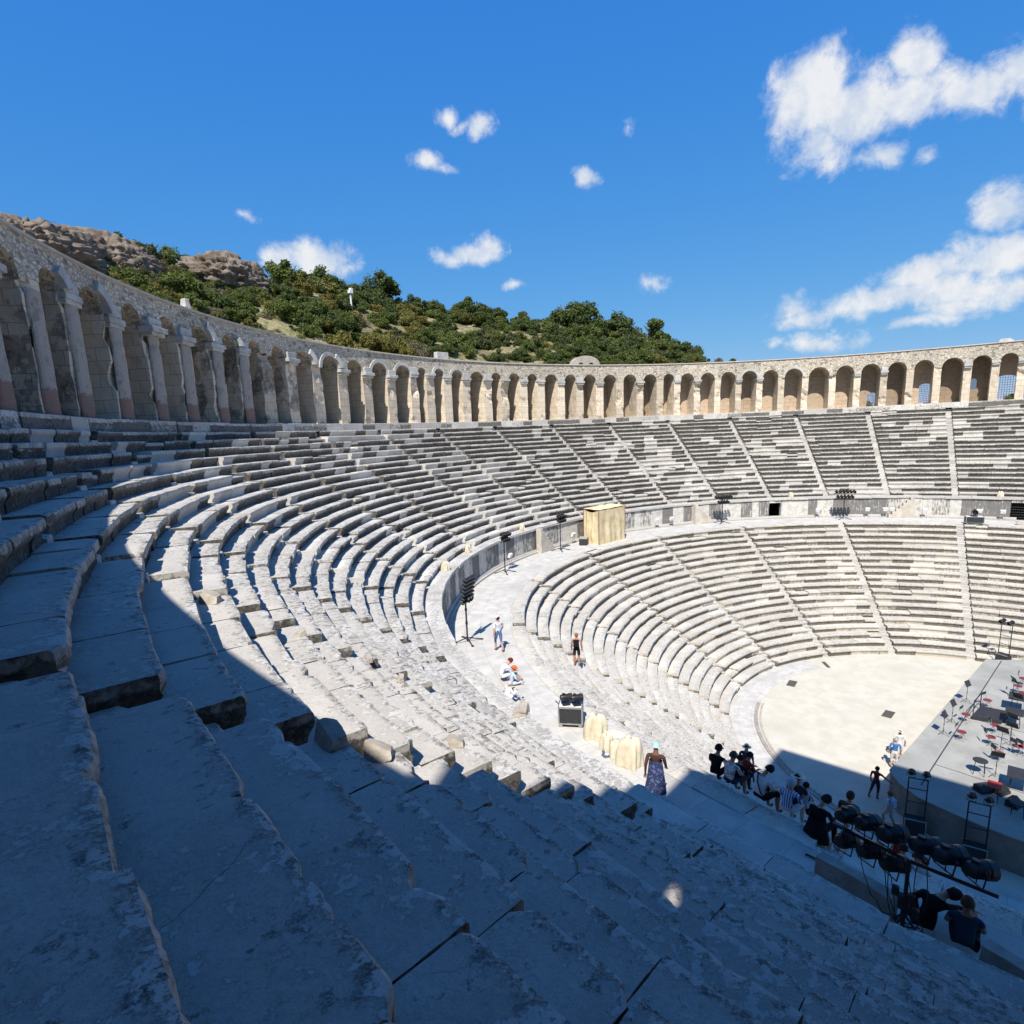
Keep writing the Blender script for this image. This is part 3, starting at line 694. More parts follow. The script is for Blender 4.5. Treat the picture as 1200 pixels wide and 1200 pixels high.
# podium wall between the walkway and the upper tier
kind_upper[0] = True
wallp = empty('podium_wall'); tag(wallp, 'low streaked stone wall of upright slabs behind the walkway, with dark doorways', 'wall')
def ang_at(px, py, R): q = at_cyl(px, py, R); return math.degrees(math.atan2(q.y, q.x))
DOORS = [ang_at(908, 597, R_WALL), ang_at(1200, 597, R_WALL)]; DW = [.62, .95]
def podium_panel(a0, a1, z0, z1, name='wall_slab', proud=0.):
    n = 2; V = []; uv = []; Fc = []
    for i in range(n+1):
        a = a0+(a1-a0)*i/n; s_ = float(stretch(a, R_WALL))
        for (r, z) in ((R_WALL+.4, z1), (R_WALL-proud, z1), (R_WALL-proud, z0), (R_WALL+.4, z0)):
            V.append(((r+s_)*math.cos(R_(a)), (r+s_)*math.sin(R_(a)), z)); uv.append((R_(a)*R_WALL, z+(r-R_WALL)))
    for i in range(n):
        for j in range(3): Fc.append((i*4+j, i*4+j+1, i*4+4+j+1, i*4+4+j))
    Fc += [(0, 3, 2, 1), (n*4, n*4+1, n*4+2, n*4+3)]
    me = bpy.data.meshes.new(name); me.from_pydata(V, [], Fc); ul = me.uv_layers.new(name='UVMap')
    for l in me.loops: ul.data[l.index].uv = uv[l.vertex_index]
    w = rng.uniform(.25, .95)
    at_ = me.attributes.new('w', 'FLOAT', 'POINT'); at_.data.foreach_set('value', np.full(len(V), w, np.float32))
    return link(name, me, M['podium'], wallp)
x = 0.5; cnt = 0
while x < 186:
    L = rng.uniform(.7, 1.6); y = x+math.degrees(L/R_WALL); hit = False
    for dd, dw in zip(DOORS, DW):
        d0, d1 = dd-math.degrees(dw/R_WALL), dd+math.degrees(dw/R_WALL)
        if x < d0 < y: y = d0
        if d0-1e-6 <= x < d1: hit = True; y = d1
    g = math.degrees(.006/R_WALL)
    if hit: podium_panel(x, y, Z_DZ+1.62, Z_COP-.16, 'door_lintel', .03)
    else: podium_panel(x+g, y-g, Z_DZ, Z_COP-.16, 'wall_slab', rng.uniform(0, .025))
    x = y
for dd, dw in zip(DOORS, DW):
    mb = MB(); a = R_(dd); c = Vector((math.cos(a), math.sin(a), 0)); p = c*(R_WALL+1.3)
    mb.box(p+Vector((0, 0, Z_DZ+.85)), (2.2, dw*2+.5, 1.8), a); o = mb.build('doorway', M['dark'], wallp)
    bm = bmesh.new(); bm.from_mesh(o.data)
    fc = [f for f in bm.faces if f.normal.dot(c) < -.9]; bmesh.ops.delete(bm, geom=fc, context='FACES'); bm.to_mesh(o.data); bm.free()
    if dw > .8:
        mb = MB(); t = Vector((-math.sin(a), math.cos(a), 0))
        for i in range(-6, 7): mb.tube(c*(R_WALL+.15)+t*i*.15+Vector((0, 0, Z_DZ)), c*(R_WALL+.15)+t*i*.15+Vector((0, 0, Z_DZ+1.62)), .012, 5)
        for i in range(1, 7): mb.tube(c*(R_WALL+.15)-t*.95+Vector((0, 0, Z_DZ+i*.24)), c*(R_WALL+.15)+t*.95+Vector((0, 0, Z_DZ+i*.24)), .012, 5)
        mb.build('gate_grille', M['black'], wallp)
ring_strip('base_moulding', [(R_WALL+.05, Z_DZ+.26), (R_WALL-.10, Z_DZ+.24), (R_WALL-.16, Z_DZ+.12), (R_WALL-.34, Z_DZ+.11), (R_WALL-.34, Z_DZ)], 3.4, 186, M['step'], wallp, 1, up=True)
bl = []; x = 0
while x < 186:
    y = x+math.degrees(rng.uniform(1.2, 2.4)/R_WALL); d, res = lod(R_WALL, (x+y)/2, Z_COP)
    bl.append(block_mesh(R_WALL-.13, Z_COP, x+.01, y-.01, 1.15, .16, res, 'step', rng.uniform(0, .5), rng.random(), d < 24)); x = y
rows_object('coping', bl, M['step'], wallp, True)
# little flights of steps built against the podium wall
for (px, py, dirn) in ((628, 655, 1), (812, 607, 1), (1066, 603, -1)):
    a = ang_at(px, py, R_WALL)-(.0); mb = MB()
    for i in range(7):
        aa = R_(a)-dirn*i*.30/R_WALL; c = Vector((math.cos(aa), math.sin(aa), 0)); hgt = Z_COP-Z_DZ-.05-i*.285
        if hgt > .05: mb.box(c*(R_WALL-.44)+Vector((0, 0, Z_DZ+hgt/2)), (.5, .30, hgt), aa)
    mb.build('wall_steps', M['cope'], wallp, False, .012)

# ------------------------------------------------------------------ floors and ground
def disc(name, R, z, mat, kind='structure', a0=0, a1=360):
    n = 96; V = [(0, 0, z)]; rings = 8
    for k in range(1, rings+1):
        for i in range(n): V.append((R*k/rings*math.cos(2*PI*i/n), R*k/rings*math.sin(2*PI*i/n), z))
    Fc = [(0, 1+i, 1+(i+1) % n) for i in range(n)]
    for k in range(rings-1):
        for i in range(n): Fc.append((1+k*n+i, 1+(k+1)*n+i, 1+(k+1)*n+(i+1) % n, 1+k*n+(i+1) % n))
    me = bpy.data.meshes.new(name); me.from_pydata(V, [], Fc); return tag(link(name, me, mat), kind=kind)
disc('ground', 900, -.35, M['ground']); 
disc('orchestra_floor', 30, -.012, M['sand'])
o = ring_strip('orchestra_paving', [(L_R0+.3, -.004), (13.2, -.004)], 60, 186, M['paving'], None, 1.5); tag(o, kind='structure')
kb = empty('orchestra_kerb'); tag(kb, 'thin curved kerb line round the pale orchestra floor', 'kerb')
ring_strip('kerb_stone', [(13.42, 0.0), (13.42, .05), (13.2, .05), (13.2, 0.)], 100, 168, M['slab'], kb, 1.)
ring_strip('kerb_stone', [(13.10, 0.0), (13.10, .03), (12.98, .03), (12.98, 0.)], 100, 168, M['block'], kb, 1.)
o = ring_strip('walkway', [(31.9, Z_DZ-.005), (27.9, Z_DZ-.005)], -6, 188, M['paving'], None, 1.0, up=False); tag(o, kind='structure')
for px, py, rz in ((928, 801, .1), (1041, 837, -.05), (968, 779, .6)):
    p = at(px, py, 0); mb = MB()
    g_ = empty('drain_grate', (p.x, p.y, 0), rz); lab = {928: 'iron drain grate beside the curved kerb', 1041: 'iron drain grate in the middle of the pale floor', 968: 'narrow slot drain at the foot of the seats'}[px]
    tag(g_, lab, 'drain')
    W, D = (1.0, .45) if px != 968 else (1.1, .14)
    for i in range(9): mb.box((-W/2+W*(i+.5)/9, 0, .012), (W/16, D, .024))
    mb.build('slat', M['grate'], g_); mb = MB()
    for sx in (-1, 1): mb.box((sx*W/2, 0, .014), (.05, D+.1, .03))
    for sy in (-1, 1): mb.box((0, sy*(D/2+.025), .014), (W-.06, .05, .028))
    mb.build('rim', M['grate'], g_)

# ------------------------------------------------------------------ arcade gallery
gal = empty('arcade_gallery'); tag(gal, 'long curved arcade of round stone arches along the top of the theatre', 'arcade')
PA = [-5.2, -2.0, 1.15, 4.14, 6.93, 9.99, 13.46, 16.74, 20.02, 23.47, 26.81, 30.6, 34.09, 37.3, 40.5, 43.75, 47.0, 50.24, 53.08, 56.43, 59.82, 63.25, 66.71, 69.95, 73.44, 76.45, 79.7, 82.7, 86.43, 89.64, 92.59, 95.26, 99.1, 103.0, 106.9, 110.8, 114.7, 118.1, 121.34, 124.84, 128.8, 132.5, 136.55, 140.6, 143.87, 147.68, 151.5, 155.3, 159.1, 162.9, 166.7, 170.5, 174.3, 178.0, 181.8]
R_BK = 47.2
def pier_w(deg): return float(np.interp(deg, [40, 60, 105, 125], [.72, .96, 1.08, 1.28]))
def crown_z(deg): return 24.0 if deg > 151.6 else float(np.interp(deg, [40, 80, 120], [24.93, 25.08, 25.32]))
def spring_z(i): a_, b_ = PA[i], PA[i+1]; m_ = (a_+b_)/2; return crown_z(m_)-(R_(b_-a_)*R_GAL-pier_w(m_))/2
def cyl_mesh(name, V3, Fc, mat, parent, w=None, smooth=False):
    """V3 in (R, angle rad, z): swept on the cylinder, UV = arc length / height"""
    V = [(r*math.cos(a), r*math.sin(a), z) for r, a, z in V3]
    me = bpy.data.meshes.new(name); me.from_pydata(V, [], Fc); ul = me.uv_layers.new(name='UVMap')
    for p in me.polygons:
        va = [V3[i] for i in p.vertices]
        rsp = max(v[0] for v in va)-min(v[0] for v in va); asp = (max(v[1] for v in va)-min(v[1] for v in va))*45
        zsp = max(v[2] for v in va)-min(v[2] for v in va)
        for li, vi in zip(p.loop_indices, p.vertices):
            r, a, z = V3[vi]
            ul.data[li].uv = (a*45, z) if rsp < .3*max(asp, zsp) or rsp < .02 else ((r, z) if asp < zsp else (a*45, r))
    if w is not None:
        at_ = me.attributes.new('w', 'FLOAT', 'POINT'); at_.data.foreach_set('value', np.full(len(V), w, np.float32))
    o = link(name, me, mat, parent)
    bm = bmesh.new(); bm.from_mesh(me); bmesh.ops.recalc_face_normals(bm, faces=bm.faces); bm.to_mesh(me); bm.free()
    return o
WIN = {}
for px, wtype in ((1026, 'low'), (1087, 'tall'), (1141, 'small'), (1181, 'wide'), (1205, 'tall')):
    a = ang_at(px, 450, 47.2); WIN[px] = (a, wtype)
for i in range(len(PA)-1):
    a0, a1 = R_(PA[i]), R_(PA[i+1]); ac = (a0+a1)/2; L = (a1-a0)*R_GAL
    deg = (PA[i]+PA[i+1])/2; low = deg > 152; ZT = 24.75 if low else Z_TOP
    PW = pier_w(deg); wd = L-PW; r = wd/2; zs = crown_z(deg)-r
    ss = sorted(set([-L/2, -r-.001]+[-r*math.cos(PI*k/16) for k in range(17)]+[r+.001, L/2]))
    def zl(s_): return zs+math.sqrt(max(0, r*r-s_*s_)) if abs(s_) <= r else zs
    V3 = []; Fc = []
    for s_ in ss:
        a = ac+s_/R_GAL
        V3 += [(R_GAL, a, ZT), (R_GAL, a, zl(s_)), (R_BK, a, zl(s_))]
    for k in range(len(ss)-1):
        b0, b1 = 3*k, 3*k+3
        Fc.append((b0, b0+1, b1+1, b1)); Fc.append((b0+1, b0+2, b1+2, b1+1))
    arch = cyl_mesh('arch', V3, Fc, M['rubble'], gal)
    # archivolt: carved white ring on some arches
    if 84 < deg < 112 and (i % 3 != 0) or (28 < deg < 40 and i % 2):
        V3 = []; Fc = []; n = 14
        for k in range(n+1):
            t_ = PI*k/n
            for rr_, dz_ in ((r+.02, .10), (r+.30, .10), (r+.30, 0), (r+.02, 0)): V3.append((R_GAL-dz_, ac-math.cos(t_)*rr_/R_GAL, zs+math.sin(t_)*rr_))
        for k in range(n):
            for j in range(4): Fc.append((k*4+j, k*4+(j+1) % 4, k*4+4+(j+1) % 4, k*4+4+j))
        Fc += [(0, 1, 2, 3), (n*4, n*4+3, n*4+2, n*4+1)]
        cyl_mesh('archivolt', V3, Fc, M['white_stone'], arch)
    # back wall of the niche, with a window where the photograph shows one
    win = None
    for px, (wa, wt) in WIN.items():
        if PA[i] < wa < PA[i+1]: win = (R_(wa), wt)
    if win:
        wa, wt = win; hw, z0, z1 = {'low': (.55, 20.1, 21.7), 'tall': (.62, 20.2, 22.4), 'small': (.28, 21.4, 22.6), 'wide': (.95, 20.15, 22.75)}[wt]
        off = (wa-ac)*R_BK; off = max(-L/2+hw+.1, min(L/2-hw-.1, off))
        wz = lambda s_: z1-hw*.55+.55*math.sqrt(max(0, hw*hw-(s_-off)**2))
        inner = [off-hw*math.cos(PI*k/10) for k in range(11)]
        segs = [(-L/2, inner[0], 0), (inner[-1], L/2, 0)]+[(inner[k], inner[k+1], 1) for k in range(10)]
        V3 = []; Fc = []
        def quad(sa, sb, za0, zb0, za1, zb1):
            for Rr_ in (R_BK, R_BK+.5):
                b_ = len(V3); V3.extend([(Rr_, ac+sa/R_GAL, za0), (Rr_, ac+sb/R_GAL, zb0), (Rr_, ac+sb/R_GAL, zb1), (Rr_, ac+sa/R_GAL, za1)]); Fc.append((b_, b_+1, b_+2, b_+3))
        for sa, sb, iw in segs:
            if iw: quad(sa, sb, Z_GAL, Z_GAL, z0, z0); quad(sa, sb, wz(sa), wz(sb), Z_TOP-.05, Z_TOP-.05)
            else: quad(sa, sb, Z_GAL, Z_GAL, Z_TOP-.05, Z_TOP-.05)
        for k in range(10):   # reveal
            b_ = len(V3); V3.extend([(R_BK, ac+inner[k]/R_GAL, wz(inner[k])), (R_BK, ac+inner[k+1]/R_GAL, wz(inner[k+1])), (R_BK+.5, ac+inner[k+1]/R_GAL, wz(inner[k+1])), (R_BK+.5, ac+inner[k]/R_GAL, wz(inner[k]))]); Fc.append((b_, b_+1, b_+2, b_+3))
        for k in (0, -1):
            b_ = len(V3); V3.extend([(R_BK, ac+inner[k]/R_GAL, z0), (R_BK, ac+inner[k]/R_GAL, wz(inner[k])), (R_BK+.5, ac+inner[k]/R_GAL, wz(inner[k])), (R_BK+.5, ac+inner[k]/R_GAL, z0)]); Fc.append((b_, b_+1, b_+2, b_+3))
        nw = cyl_mesh('niche_wall', V3, Fc, M['niche'], gal)
        mb = MB(); g_ = lambda s_, z: Vector(((R_BK+.3)*math.cos(ac+s_/R_GAL), (R_BK+.3)*math.sin(ac+s_/R_GAL), z))
        for k in range(1, 9): s_ = off-hw+2*hw*k/9; mb.tube(g_(s_, z0), g_(s_, wz(s_)), .016, 5)
        for k in range(1, 10):
            z = z0+(z1-z0)*k/10; mb.tube(g_(off-hw, z), g_(off+hw, z), .016, 5)
        mb.build('window_grille', M['black'], nw)
    else:
        V3 = [(R_BK, ac+s_/R_GAL, z) for s_ in (-L/2, 0, L/2) for z in (Z_GAL, ZT-.05)]
        cyl_mesh('niche_wall', V3, [(0, 1, 3, 2), (2, 3, 5, 4)], M['niche'], gal)
for i, pa in enumerate(PA):
    a = R_(pa); Lm = min((PA[min(i+1, len(PA)-1)]-PA[max(i-1, 0)])/2, 4.2)*PI/180*R_GAL
    PW = pier_w(pa); zs = max(spring_z(min(max(i-1, 0), len(PA)-2)), spring_z(min(i, len(PA)-2)))+.02; left = pa > 97; near = pa > 124
    oldw = rng.uniform(.5, .85) if near else (.6 if pa > 112 else rng.uniform(.12, .42))
    # pier: subdivided, uneven block of masonry
    nr, nz, ns = 8, 14, 3; V3 = []; Fc = []
    ids = {}
    def vert(ix, iy, iz):
        key = (ix, iy, iz)
        if key not in ids:
            r = R_GAL+.02+(R_BK-R_GAL+.1)*iy/nr; s_ = -PW/2+PW*ix/ns; z = Z_GAL-.05+(zs-Z_GAL+.1)*iz/nz
            q = np.array([[r*1.7+i*9.1, s_*1.7, z*1.4]]); j = fbm(q, 3)[0]-.5
            bite = max(0, fbm(np.array([[i*5.3, s_, z*1.1]]), 3)[0]-.54)*1.3 if iy == 0 else 0
            V3.append((r+j*.06+bite, a+(s_*(1+j*.22))/r, z)); ids[key] = len(V3)-1
        return ids[key]
    for iz in range(nz):
        for iy in range(nr):
            for ix in (0, ns): Fc.append((vert(ix, iy, iz), vert(ix, iy+1, iz), vert(ix, iy+1, iz+1), vert(ix, iy, iz+1)))
        for ix in range(ns): Fc.append((vert(ix, 0, iz), vert(ix+1, 0, iz), vert(ix+1, 0, iz+1), vert(ix, 0, iz+1)))
    pier = cyl_mesh('pier', V3, Fc, M['pier'], gal, oldw)
    c = Vector((math.cos(a), math.sin(a), 0)); t = Vector((-math.sin(a), math.cos(a), 0))
    # impost / springer block
    mb = MB(); pr = rng.uniform(.16, .46) if left else rng.uniform(.10, .30)
    if rng.random() < .80:
        mb.box(c*(R_GAL-.5*pr+.1)+Vector((0, 0, zs-.12)), (pr+.3, PW*rng.uniform(.95, 1.15), .24), a)
        mb.box(c*(R_GAL-.5*pr*.7+.1)+Vector((0, 0, zs-.33)), (pr*.7+.3, PW*.9, .18), a)
        if left or rng.random() < .35:
            mb.box(c*(R_GAL-.5*pr*.5+.1)+Vector((0, 0, zs+.22)), (pr*.5+.3, PW*.85, .44), a, 0, 0)
        mb.build('capital', M['white_stone'], pier, False, .02)
    if left and rng.random() < .6:
        # carved curved voussoir stones rising from the springer
        V3 = []; Fc = []; n = 7; rr0 = (Lm-PW)/2+.02; vspan = rng.uniform(28, 66)
        for k in range(n+1):
            t_ = R_(5+vspan*k/n)
            for q_, dz_ in ((0, .34), (.42, .34), (.42, 0), (0, 0)):
                s_ = -Lm/2+(Lm/2-math.cos(t_)*(rr0+q_)); V3.append((R_GAL-dz_*(1-.45*k/n), a-(-Lm/2+math.cos(t_)*(rr0+q_))/R_GAL*1.0-Lm/R_GAL*0, zs+math.sin(t_)*(rr0+q_)))
        for k in range(n):
            for j in range(4): Fc.append((k*4+j, k*4+(j+1) % 4, k*4+4+(j+1) % 4, k*4+4+j))
        Fc += [(0, 1, 2, 3), (n*4, n*4+3, n*4+2, n*4+1)]
        cyl_mesh('voussoir', V3, Fc, M['white_stone'], pier)
    if pa > 120:
        # rebuilt brick half column on the front of the pier
        V3 = []; Fc = []; n = 8; m = 18
        for j in range(m+1):
            z = Z_GAL+(zs-.42-Z_GAL)*j/m; rad = .45-.06*j/m
            for k in range(n+1):
                q_ = PI*k/n; e_ = 1+.35*(fbm(np.array([[pa*3.1+q_*1.5, z*1.7, 2.2]]), 3)[0]-.5); V3.append((R_GAL-math.sin(q_)*rad*.40*e_, a+math.cos(q_)*rad*1.12*e_/R_GAL, z))
        for j in range(m):
            for k in range(n): Fc.append((j*(n+1)+k, j*(n+1)+k+1, (j+1)*(n+1)+k+1, (j+1)*(n+1)+k))
        cyl_mesh('brick_column', V3, Fc, M['brick'], pier)
kind_upper[0] = False; bl = []; x = -6
while x < 186:
    y = x+math.degrees(rng.uniform(1.2, 2.6)/R_GAL); d, res = lod(R_GAL, (x+y)/2, Z_GAL)
    bl.append(block_mesh(44.60, Z_GAL+.0, x+.01, y-.01, .9, .55, res, 'step', rng.uniform(.3, .8) if rng.random() < .6 else .1, rng.random(), d < 24)); x = y
rows_object('gallery_ledge', bl, M['upper'], gal, True)
ring_strip('gallery_floor', [(48.3, Z_GAL-.004), (45.3, Z_GAL-.004)], -6, 186, M['paving'], gal, 1)
for c0, c1, zt in ((-6, 151.5, Z_TOP), (151.5, 186, 24.75)):
    ring_strip('coping', [(48.9, zt+.16), (44.90, zt+.11), (44.90, zt+.02), (45.02, zt)], c0, c1, M['cope'], gal, .7)
    ring_strip('outer_parapet', [(48.65, zt+.13), (48.65, zt-1.4)], c0, c1, M['rubble'], gal, 1.2)

# ------------------------------------------------------------------ stage building beside the photographer (out of frame; casts the big shadow)
SUN_AZ, SUN_EL = 27.0, 53.0
sb = empty('stage_building'); tag(sb, 'tall ruined stage building wall beside the end of the seats', 'building')
XC, YC, ZC = -30.36, -1.6, 34.0
hx, hz = -45.0, 26.05
mb = MB()
def wall(x0, x1, z0, z1): mb.box(((x0+x1)/2, YC-.12, (z0+z1)/2), (x1-x0, .24, z1-z0))
wall(-50.2, hx-.33, 0, ZC); wall(hx+.33, XC, 0, ZC); wall(hx-.33, hx+.33, 0, hz-.5); wall(hx-.33, hx+.33, hz+.5, ZC)
mb.box((XC-.5, YC-8.5, ZC/2), (1.0, 16.5, ZC)); mb.build('wall', M['rock'], sb)

# ------------------------------------------------------------------ hill, rocks, trees
SIL = [(-40, 250), (0, 254), (60, 268), (100, 274), (150, 288), (200, 306), (240, 304), (300, 314), (318, 324), (370, 332), (420, 342), (480, 362), (550, 366), (600, 378), (640, 378), (700, 390), (760, 398), (800, 412), (836, 428), (870, 440), (920, 450), (1000, 456)]
RID = []
for k, (px, py) in enumerate(SIL):
    Rr_ = 66+ 22*min(1, max(0, px)/500.)
    q = at_cyl(px, py, Rr_); RID.append((math.degrees(math.atan2(q.y, q.x)), Rr_, q.z-.5))
RID.sort()
RA = np.array([q[0] for q in RID]); RR = np.array([q[1] for q in RID]); RZ = np.array([q[2] for q in RID])
def hill_z(R, th):
    rr = np.interp(th, RA, RR); rz = np.interp(th, RA, RZ); rz = np.where(th < RA[0], np.maximum(-.3, RZ[0]-(RA[0]-th)*1.4), rz)
    z0 = 21.5 if True else 0
    z0 = np.where(th < 30, np.maximum(-.3, 21.5-(30-th)*.9), 21.5); rz = np.maximum(rz, z0-.5) if False else rz
    f = (R-49.2)/(rr-49.2)
    up = z0+(rz-z0)*np.clip(f, 0, 1)**.85
    dn = rz-(R-rr)*.10
    return np.where(f < 1, up, dn)
NA, NRr = 150, 60
TH = np.linspace(-40, 200, NA); RRg = 49.2+np.linspace(0, 1, NRr)**1.6*230
tt, rg = np.meshgrid(TH, RRg, indexing='ij')
Z = hill_z(rg, tt)
P3 = np.stack([rg*np.cos(np.radians(tt)), rg*np.sin(np.radians(tt)), Z*0], -1)
Z = Z+(fbm(P3*.12, 4)-.5)*3.2*np.clip((rg-49.5)/10, 0, 1)+(fbm(P3*.6, 3)-.5)*.9*np.clip((rg-49.5)/4, 0, 1)
V = np.stack([P3[..., 0], P3[..., 1], np.maximum(Z, -.4)], -1).reshape(-1, 3)
i = np.arange(NA-1)[:, None]*NRr+np.arange(NRr-1)[None]
me = bpy.data.meshes.new('hill'); me.from_pydata(V.tolist(), [], np.stack([i, i+NRr, i+NRr+1, i+1], -1).reshape(-1, 4).tolist())
for p in me.polygons: p.use_smooth = True
tag(link('hill', me, M['hill']), kind='structure')

def stone(label, c, size, seed, rz=0):
    bm = bmesh.new(); bmesh.ops.create_cube(bm, size=1); bmesh.ops.subdivide_edges(bm, edges=bm.edges[:], cuts=5, use_grid_fill=True)
    for v in bm.verts:
        q = np.array([list(v.co)])*2.2+seed; k = 1-.22*max(0, abs(v.co.x)+abs(v.co.y)+abs(v.co.z)-1.02); n_ = fbm(q, 3)[0]-.5
        n2_ = fbm(q*.45+3, 2)[0]-.5; v.co = Vector((v.co.x*size[0]*2*(1+.5*v.co.y), v.co.y*size[1]*2*(1-.4*v.co.z), v.co.z*size[2]*2*(1+.6*v.co.x)))*(k+n_*.38+n2_*.5)+Vector((v.co.z*.2*size[0], 0, 0))
    me = bpy.data.meshes.new('loose_stone'); bm.to_mesh(me); bm.free(); me.polygons.foreach_set('use_smooth', [True]*len(me.polygons)); me.set_sharp_from_angle(angle=R_(32)); o = link('loose_stone', me, M['block']); o.location = c; o.rotation_euler = (.12, -.1, rz)
    return tag(o, label, 'stone')
def rock(label, c, size, seed, rz=0, group=None, name='rock_outcrop', cat='rock', mat='rock', sub=6):
    bm = bmesh.new(); bmesh.ops.create_icosphere(bm, subdivisions=sub, radius=1)
    V = np.array([v.co for v in bm.verts]); n = V.copy()
    S = np.array(size); Q = V*S
    st = Q.copy(); st[:, 2] *= 2.6
    ridg = 1-np.abs(fbm(st*.55+seed, 4)*2-1)
    d = .62+.75*(fbm(Q*.35+seed*3, 4)-.15)+.28*(ridg-.6)+.12*(fbm(st*1.6+seed, 3)-.5)
    strata = np.floor((Q[:, 2]+2.0*fbm(Q*.3+seed, 2))*1.1)/1.1; k = np.abs(Q[:, 2]-strata)
    d *= 1-.16*np.clip(1-k/.3, 0, 1)
    crk = np.exp(-np.abs(fbm(st*.9+seed*5, 4)-.5)*38)
    d = .55*d+.42-.20*crk*np.clip(fbm(Q*.8+seed, 2)*2-.5, 0, 1)+.16*(fbm(np.floor(Q*np.array([.9, .9, 1.9])+2*fbm(Q*.5+seed, 3)[:, None])+seed, 1)-.5)
    d += .10*(fbm(Q*3.1+seed, 3)-.5)-.22*np.clip(fbm(Q*np.array([1.1, 1.1, 2.4])+seed*2, 4)-.55, 0, 1)
    V = V*d[:, None]
    for v, p in zip(bm.verts, V*S): v.co = p
    me = bpy.data.meshes.new(name); bm.to_mesh(me); bm.free()
    for q in me.polygons: q.use_smooth = True
    o = link(name, me, M[mat]); o.location = c; o.rotation_euler = (0, 0, rz)
    return tag(o, label, cat, group)
for k, (px, py, R, size, lab) in enumerate([
        (20, 297, 64, (6.2, 4.4, 3.0), 'brown rock outcrop with dry grass at the left edge of the hill'), (75, 303, 65.5, (4.4, 3.4, 3.0), 'craggy grey rock above the left arches, beside the dry grass rock'), (128, 307, 67, (4.8, 3.4, 3.3), 'large layered rock outcrop left of the green bush'),
        (262, 327, 71, (5.3, 3.5, 3.2), 'long layered brown rock outcrop on the hill left of the small cloud'), (292, 326, 73, (2.6, 2.2, 2.8), 'pointed end rock of the long layered outcrop'),
        (640, 384, 84, (4.2, 3., 1.6), 'flat pale rock ledge among the trees on the ridge'), (655, 392, 80, (2.6, 2.2, 2.2), 'grey boulder under the flat ledge on the ridge'), (400, 385, 68, (2.6, 2., 1.6), 'pinkish bare rock under the white pole'), (545, 420, 62, (1.8, 1.2, .7), 'small bare rock in the scrub above the arcade')]):
    q = at_cyl(px, py, R); rock(lab, (q.x, q.y, q.z-.6), size, 11.7*k+3, math.atan2(q.y, q.x)+PI/2)

def make_tree_mesh(kind, seed, n=5200):
    """unit-size crown (about 2 wide, 1.7 tall) of small folded leaf sprays"""
    rg = np.random.default_rng(seed); nl = rg.integers(17, 26)
    lob = []; lean = rg.normal(size=2)*.16
    for z in (.3, .55, .8): lob.append((lean[0]*z, lean[1]*z, z, .40-.12*z))
    nl += 3
    for k in range(nl-3):
        a = rg.uniform(0, 2*PI); rr = rg.random()**.6*.86; z = .14+rg.random()*(1.08-.72*rr)
        lob.append((rr*math.cos(a)+lean[0]*z, rr*math.sin(a)+lean[1]*z, z, rg.uniform(.15, .38)*(1.1-.3*rr)))
    V = []; Fc = []
    ls = {'dry': .042}.get(kind, .05)
    for _ in range(n):
        x, y, z, r = lob[rg.integers(nl)]
        d = rg.normal(size=3); d /= np.linalg.norm(d); q = r*(rg.random()**.28)*(1 if rg.random() < .93 else 1.35)
        p = np.array([x, y, z])+d*q*np.array([1, 1, .82])
        if p[2] < .02: p[2] = abs(p[2])*.5+.02
        nrm = d*.7+rg.normal(size=3)*.6+np.array([0, 0, .35]); nrm /= np.linalg.norm(nrm)
        u = np.cross(nrm, rg.normal(size=3)); u /= np.linalg.norm(u); v = np.cross(nrm, u); s = ls*rg.uniform(.6, 1.5)
        b = len(V)
        V += [p-u*s*1.2, p-v*s*.6+nrm*s*.2, p+u*s*1.2, p+v*s*.6+nrm*s*.2]; Fc += [(b, b+1, b+2, b+3)]
    me = bpy.data.meshes.new('crown'); me.from_pydata([tuple(q) for q in V], [], Fc)
    return me
def trunk_mesh(seed):
    rg = random.Random(seed); mb = MB(); mb.tube((0, 0, -.35), (.03, .02, .35), .07, 7, .05)
    for k in range(6):
        a = rg.uniform(0, 2*PI); mb.tube((.03, .02, .25+.05*k), (.5*math.cos(a), .5*math.sin(a), .6+rg.random()*.5), .035, 5, .012)
    return mb
PROTO = {}
for kind, mat, seeds in (('dark', 'leaf_dark', (1, 2, 3, 4, 5)), ('mid', 'leaf_mid', (11, 12, 13, 14, 15)), ('yellow', 'leaf_yellow', (21, 22, 23)), ('dry', 'leaf_dry', (31,))):
    PROTO[kind] = []
    for s_ in seeds:
        cm = make_tree_mesh(kind, s_, 5200 if kind != 'dry' else 3000); cm.materials.append(M[mat]); PROTO[kind].append((cm, None))
_trunk = None
KLAB = {'dark': ('evergreen_tree', 'dark rounded evergreen tree on the slope above the arcade', 'tree', 'evergreen trees on the hill'),
        'mid': ('leafy_bush', 'mid green leafy bush on the slope above the arcade', 'bush', 'green bushes on the hill'),
        'yellow': ('yellow_bush', 'yellowish green bush on the slope above the arcade', 'bush', 'yellow-green bushes on the hill'),
        'dry': ('dry_shrub', 'grey brown dry shrub low on the slope above the arcade', 'shrub', 'dry shrubs on the hill')}
def tree(kind, p, sc, label=None, hs=1.0):
    global _trunk
    nm, lab, cat, grp = KLAB[kind]
    r = empty(nm, p, random.uniform(0, 6.28)); tag(r, label or lab, cat, None if label else grp); r.scale = (sc, sc, sc*hs)
    cm = random.choice(PROTO[kind])[0]; c = bpy.data.objects.new('crown', cm); COL.objects.link(c); c.parent = r
    if _trunk is None: _trunk = trunk_mesh(5).build('trunk', M['bark'], r)
    else:
        k = _trunk.copy(); COL.objects.link(k); k.parent = r
    return r
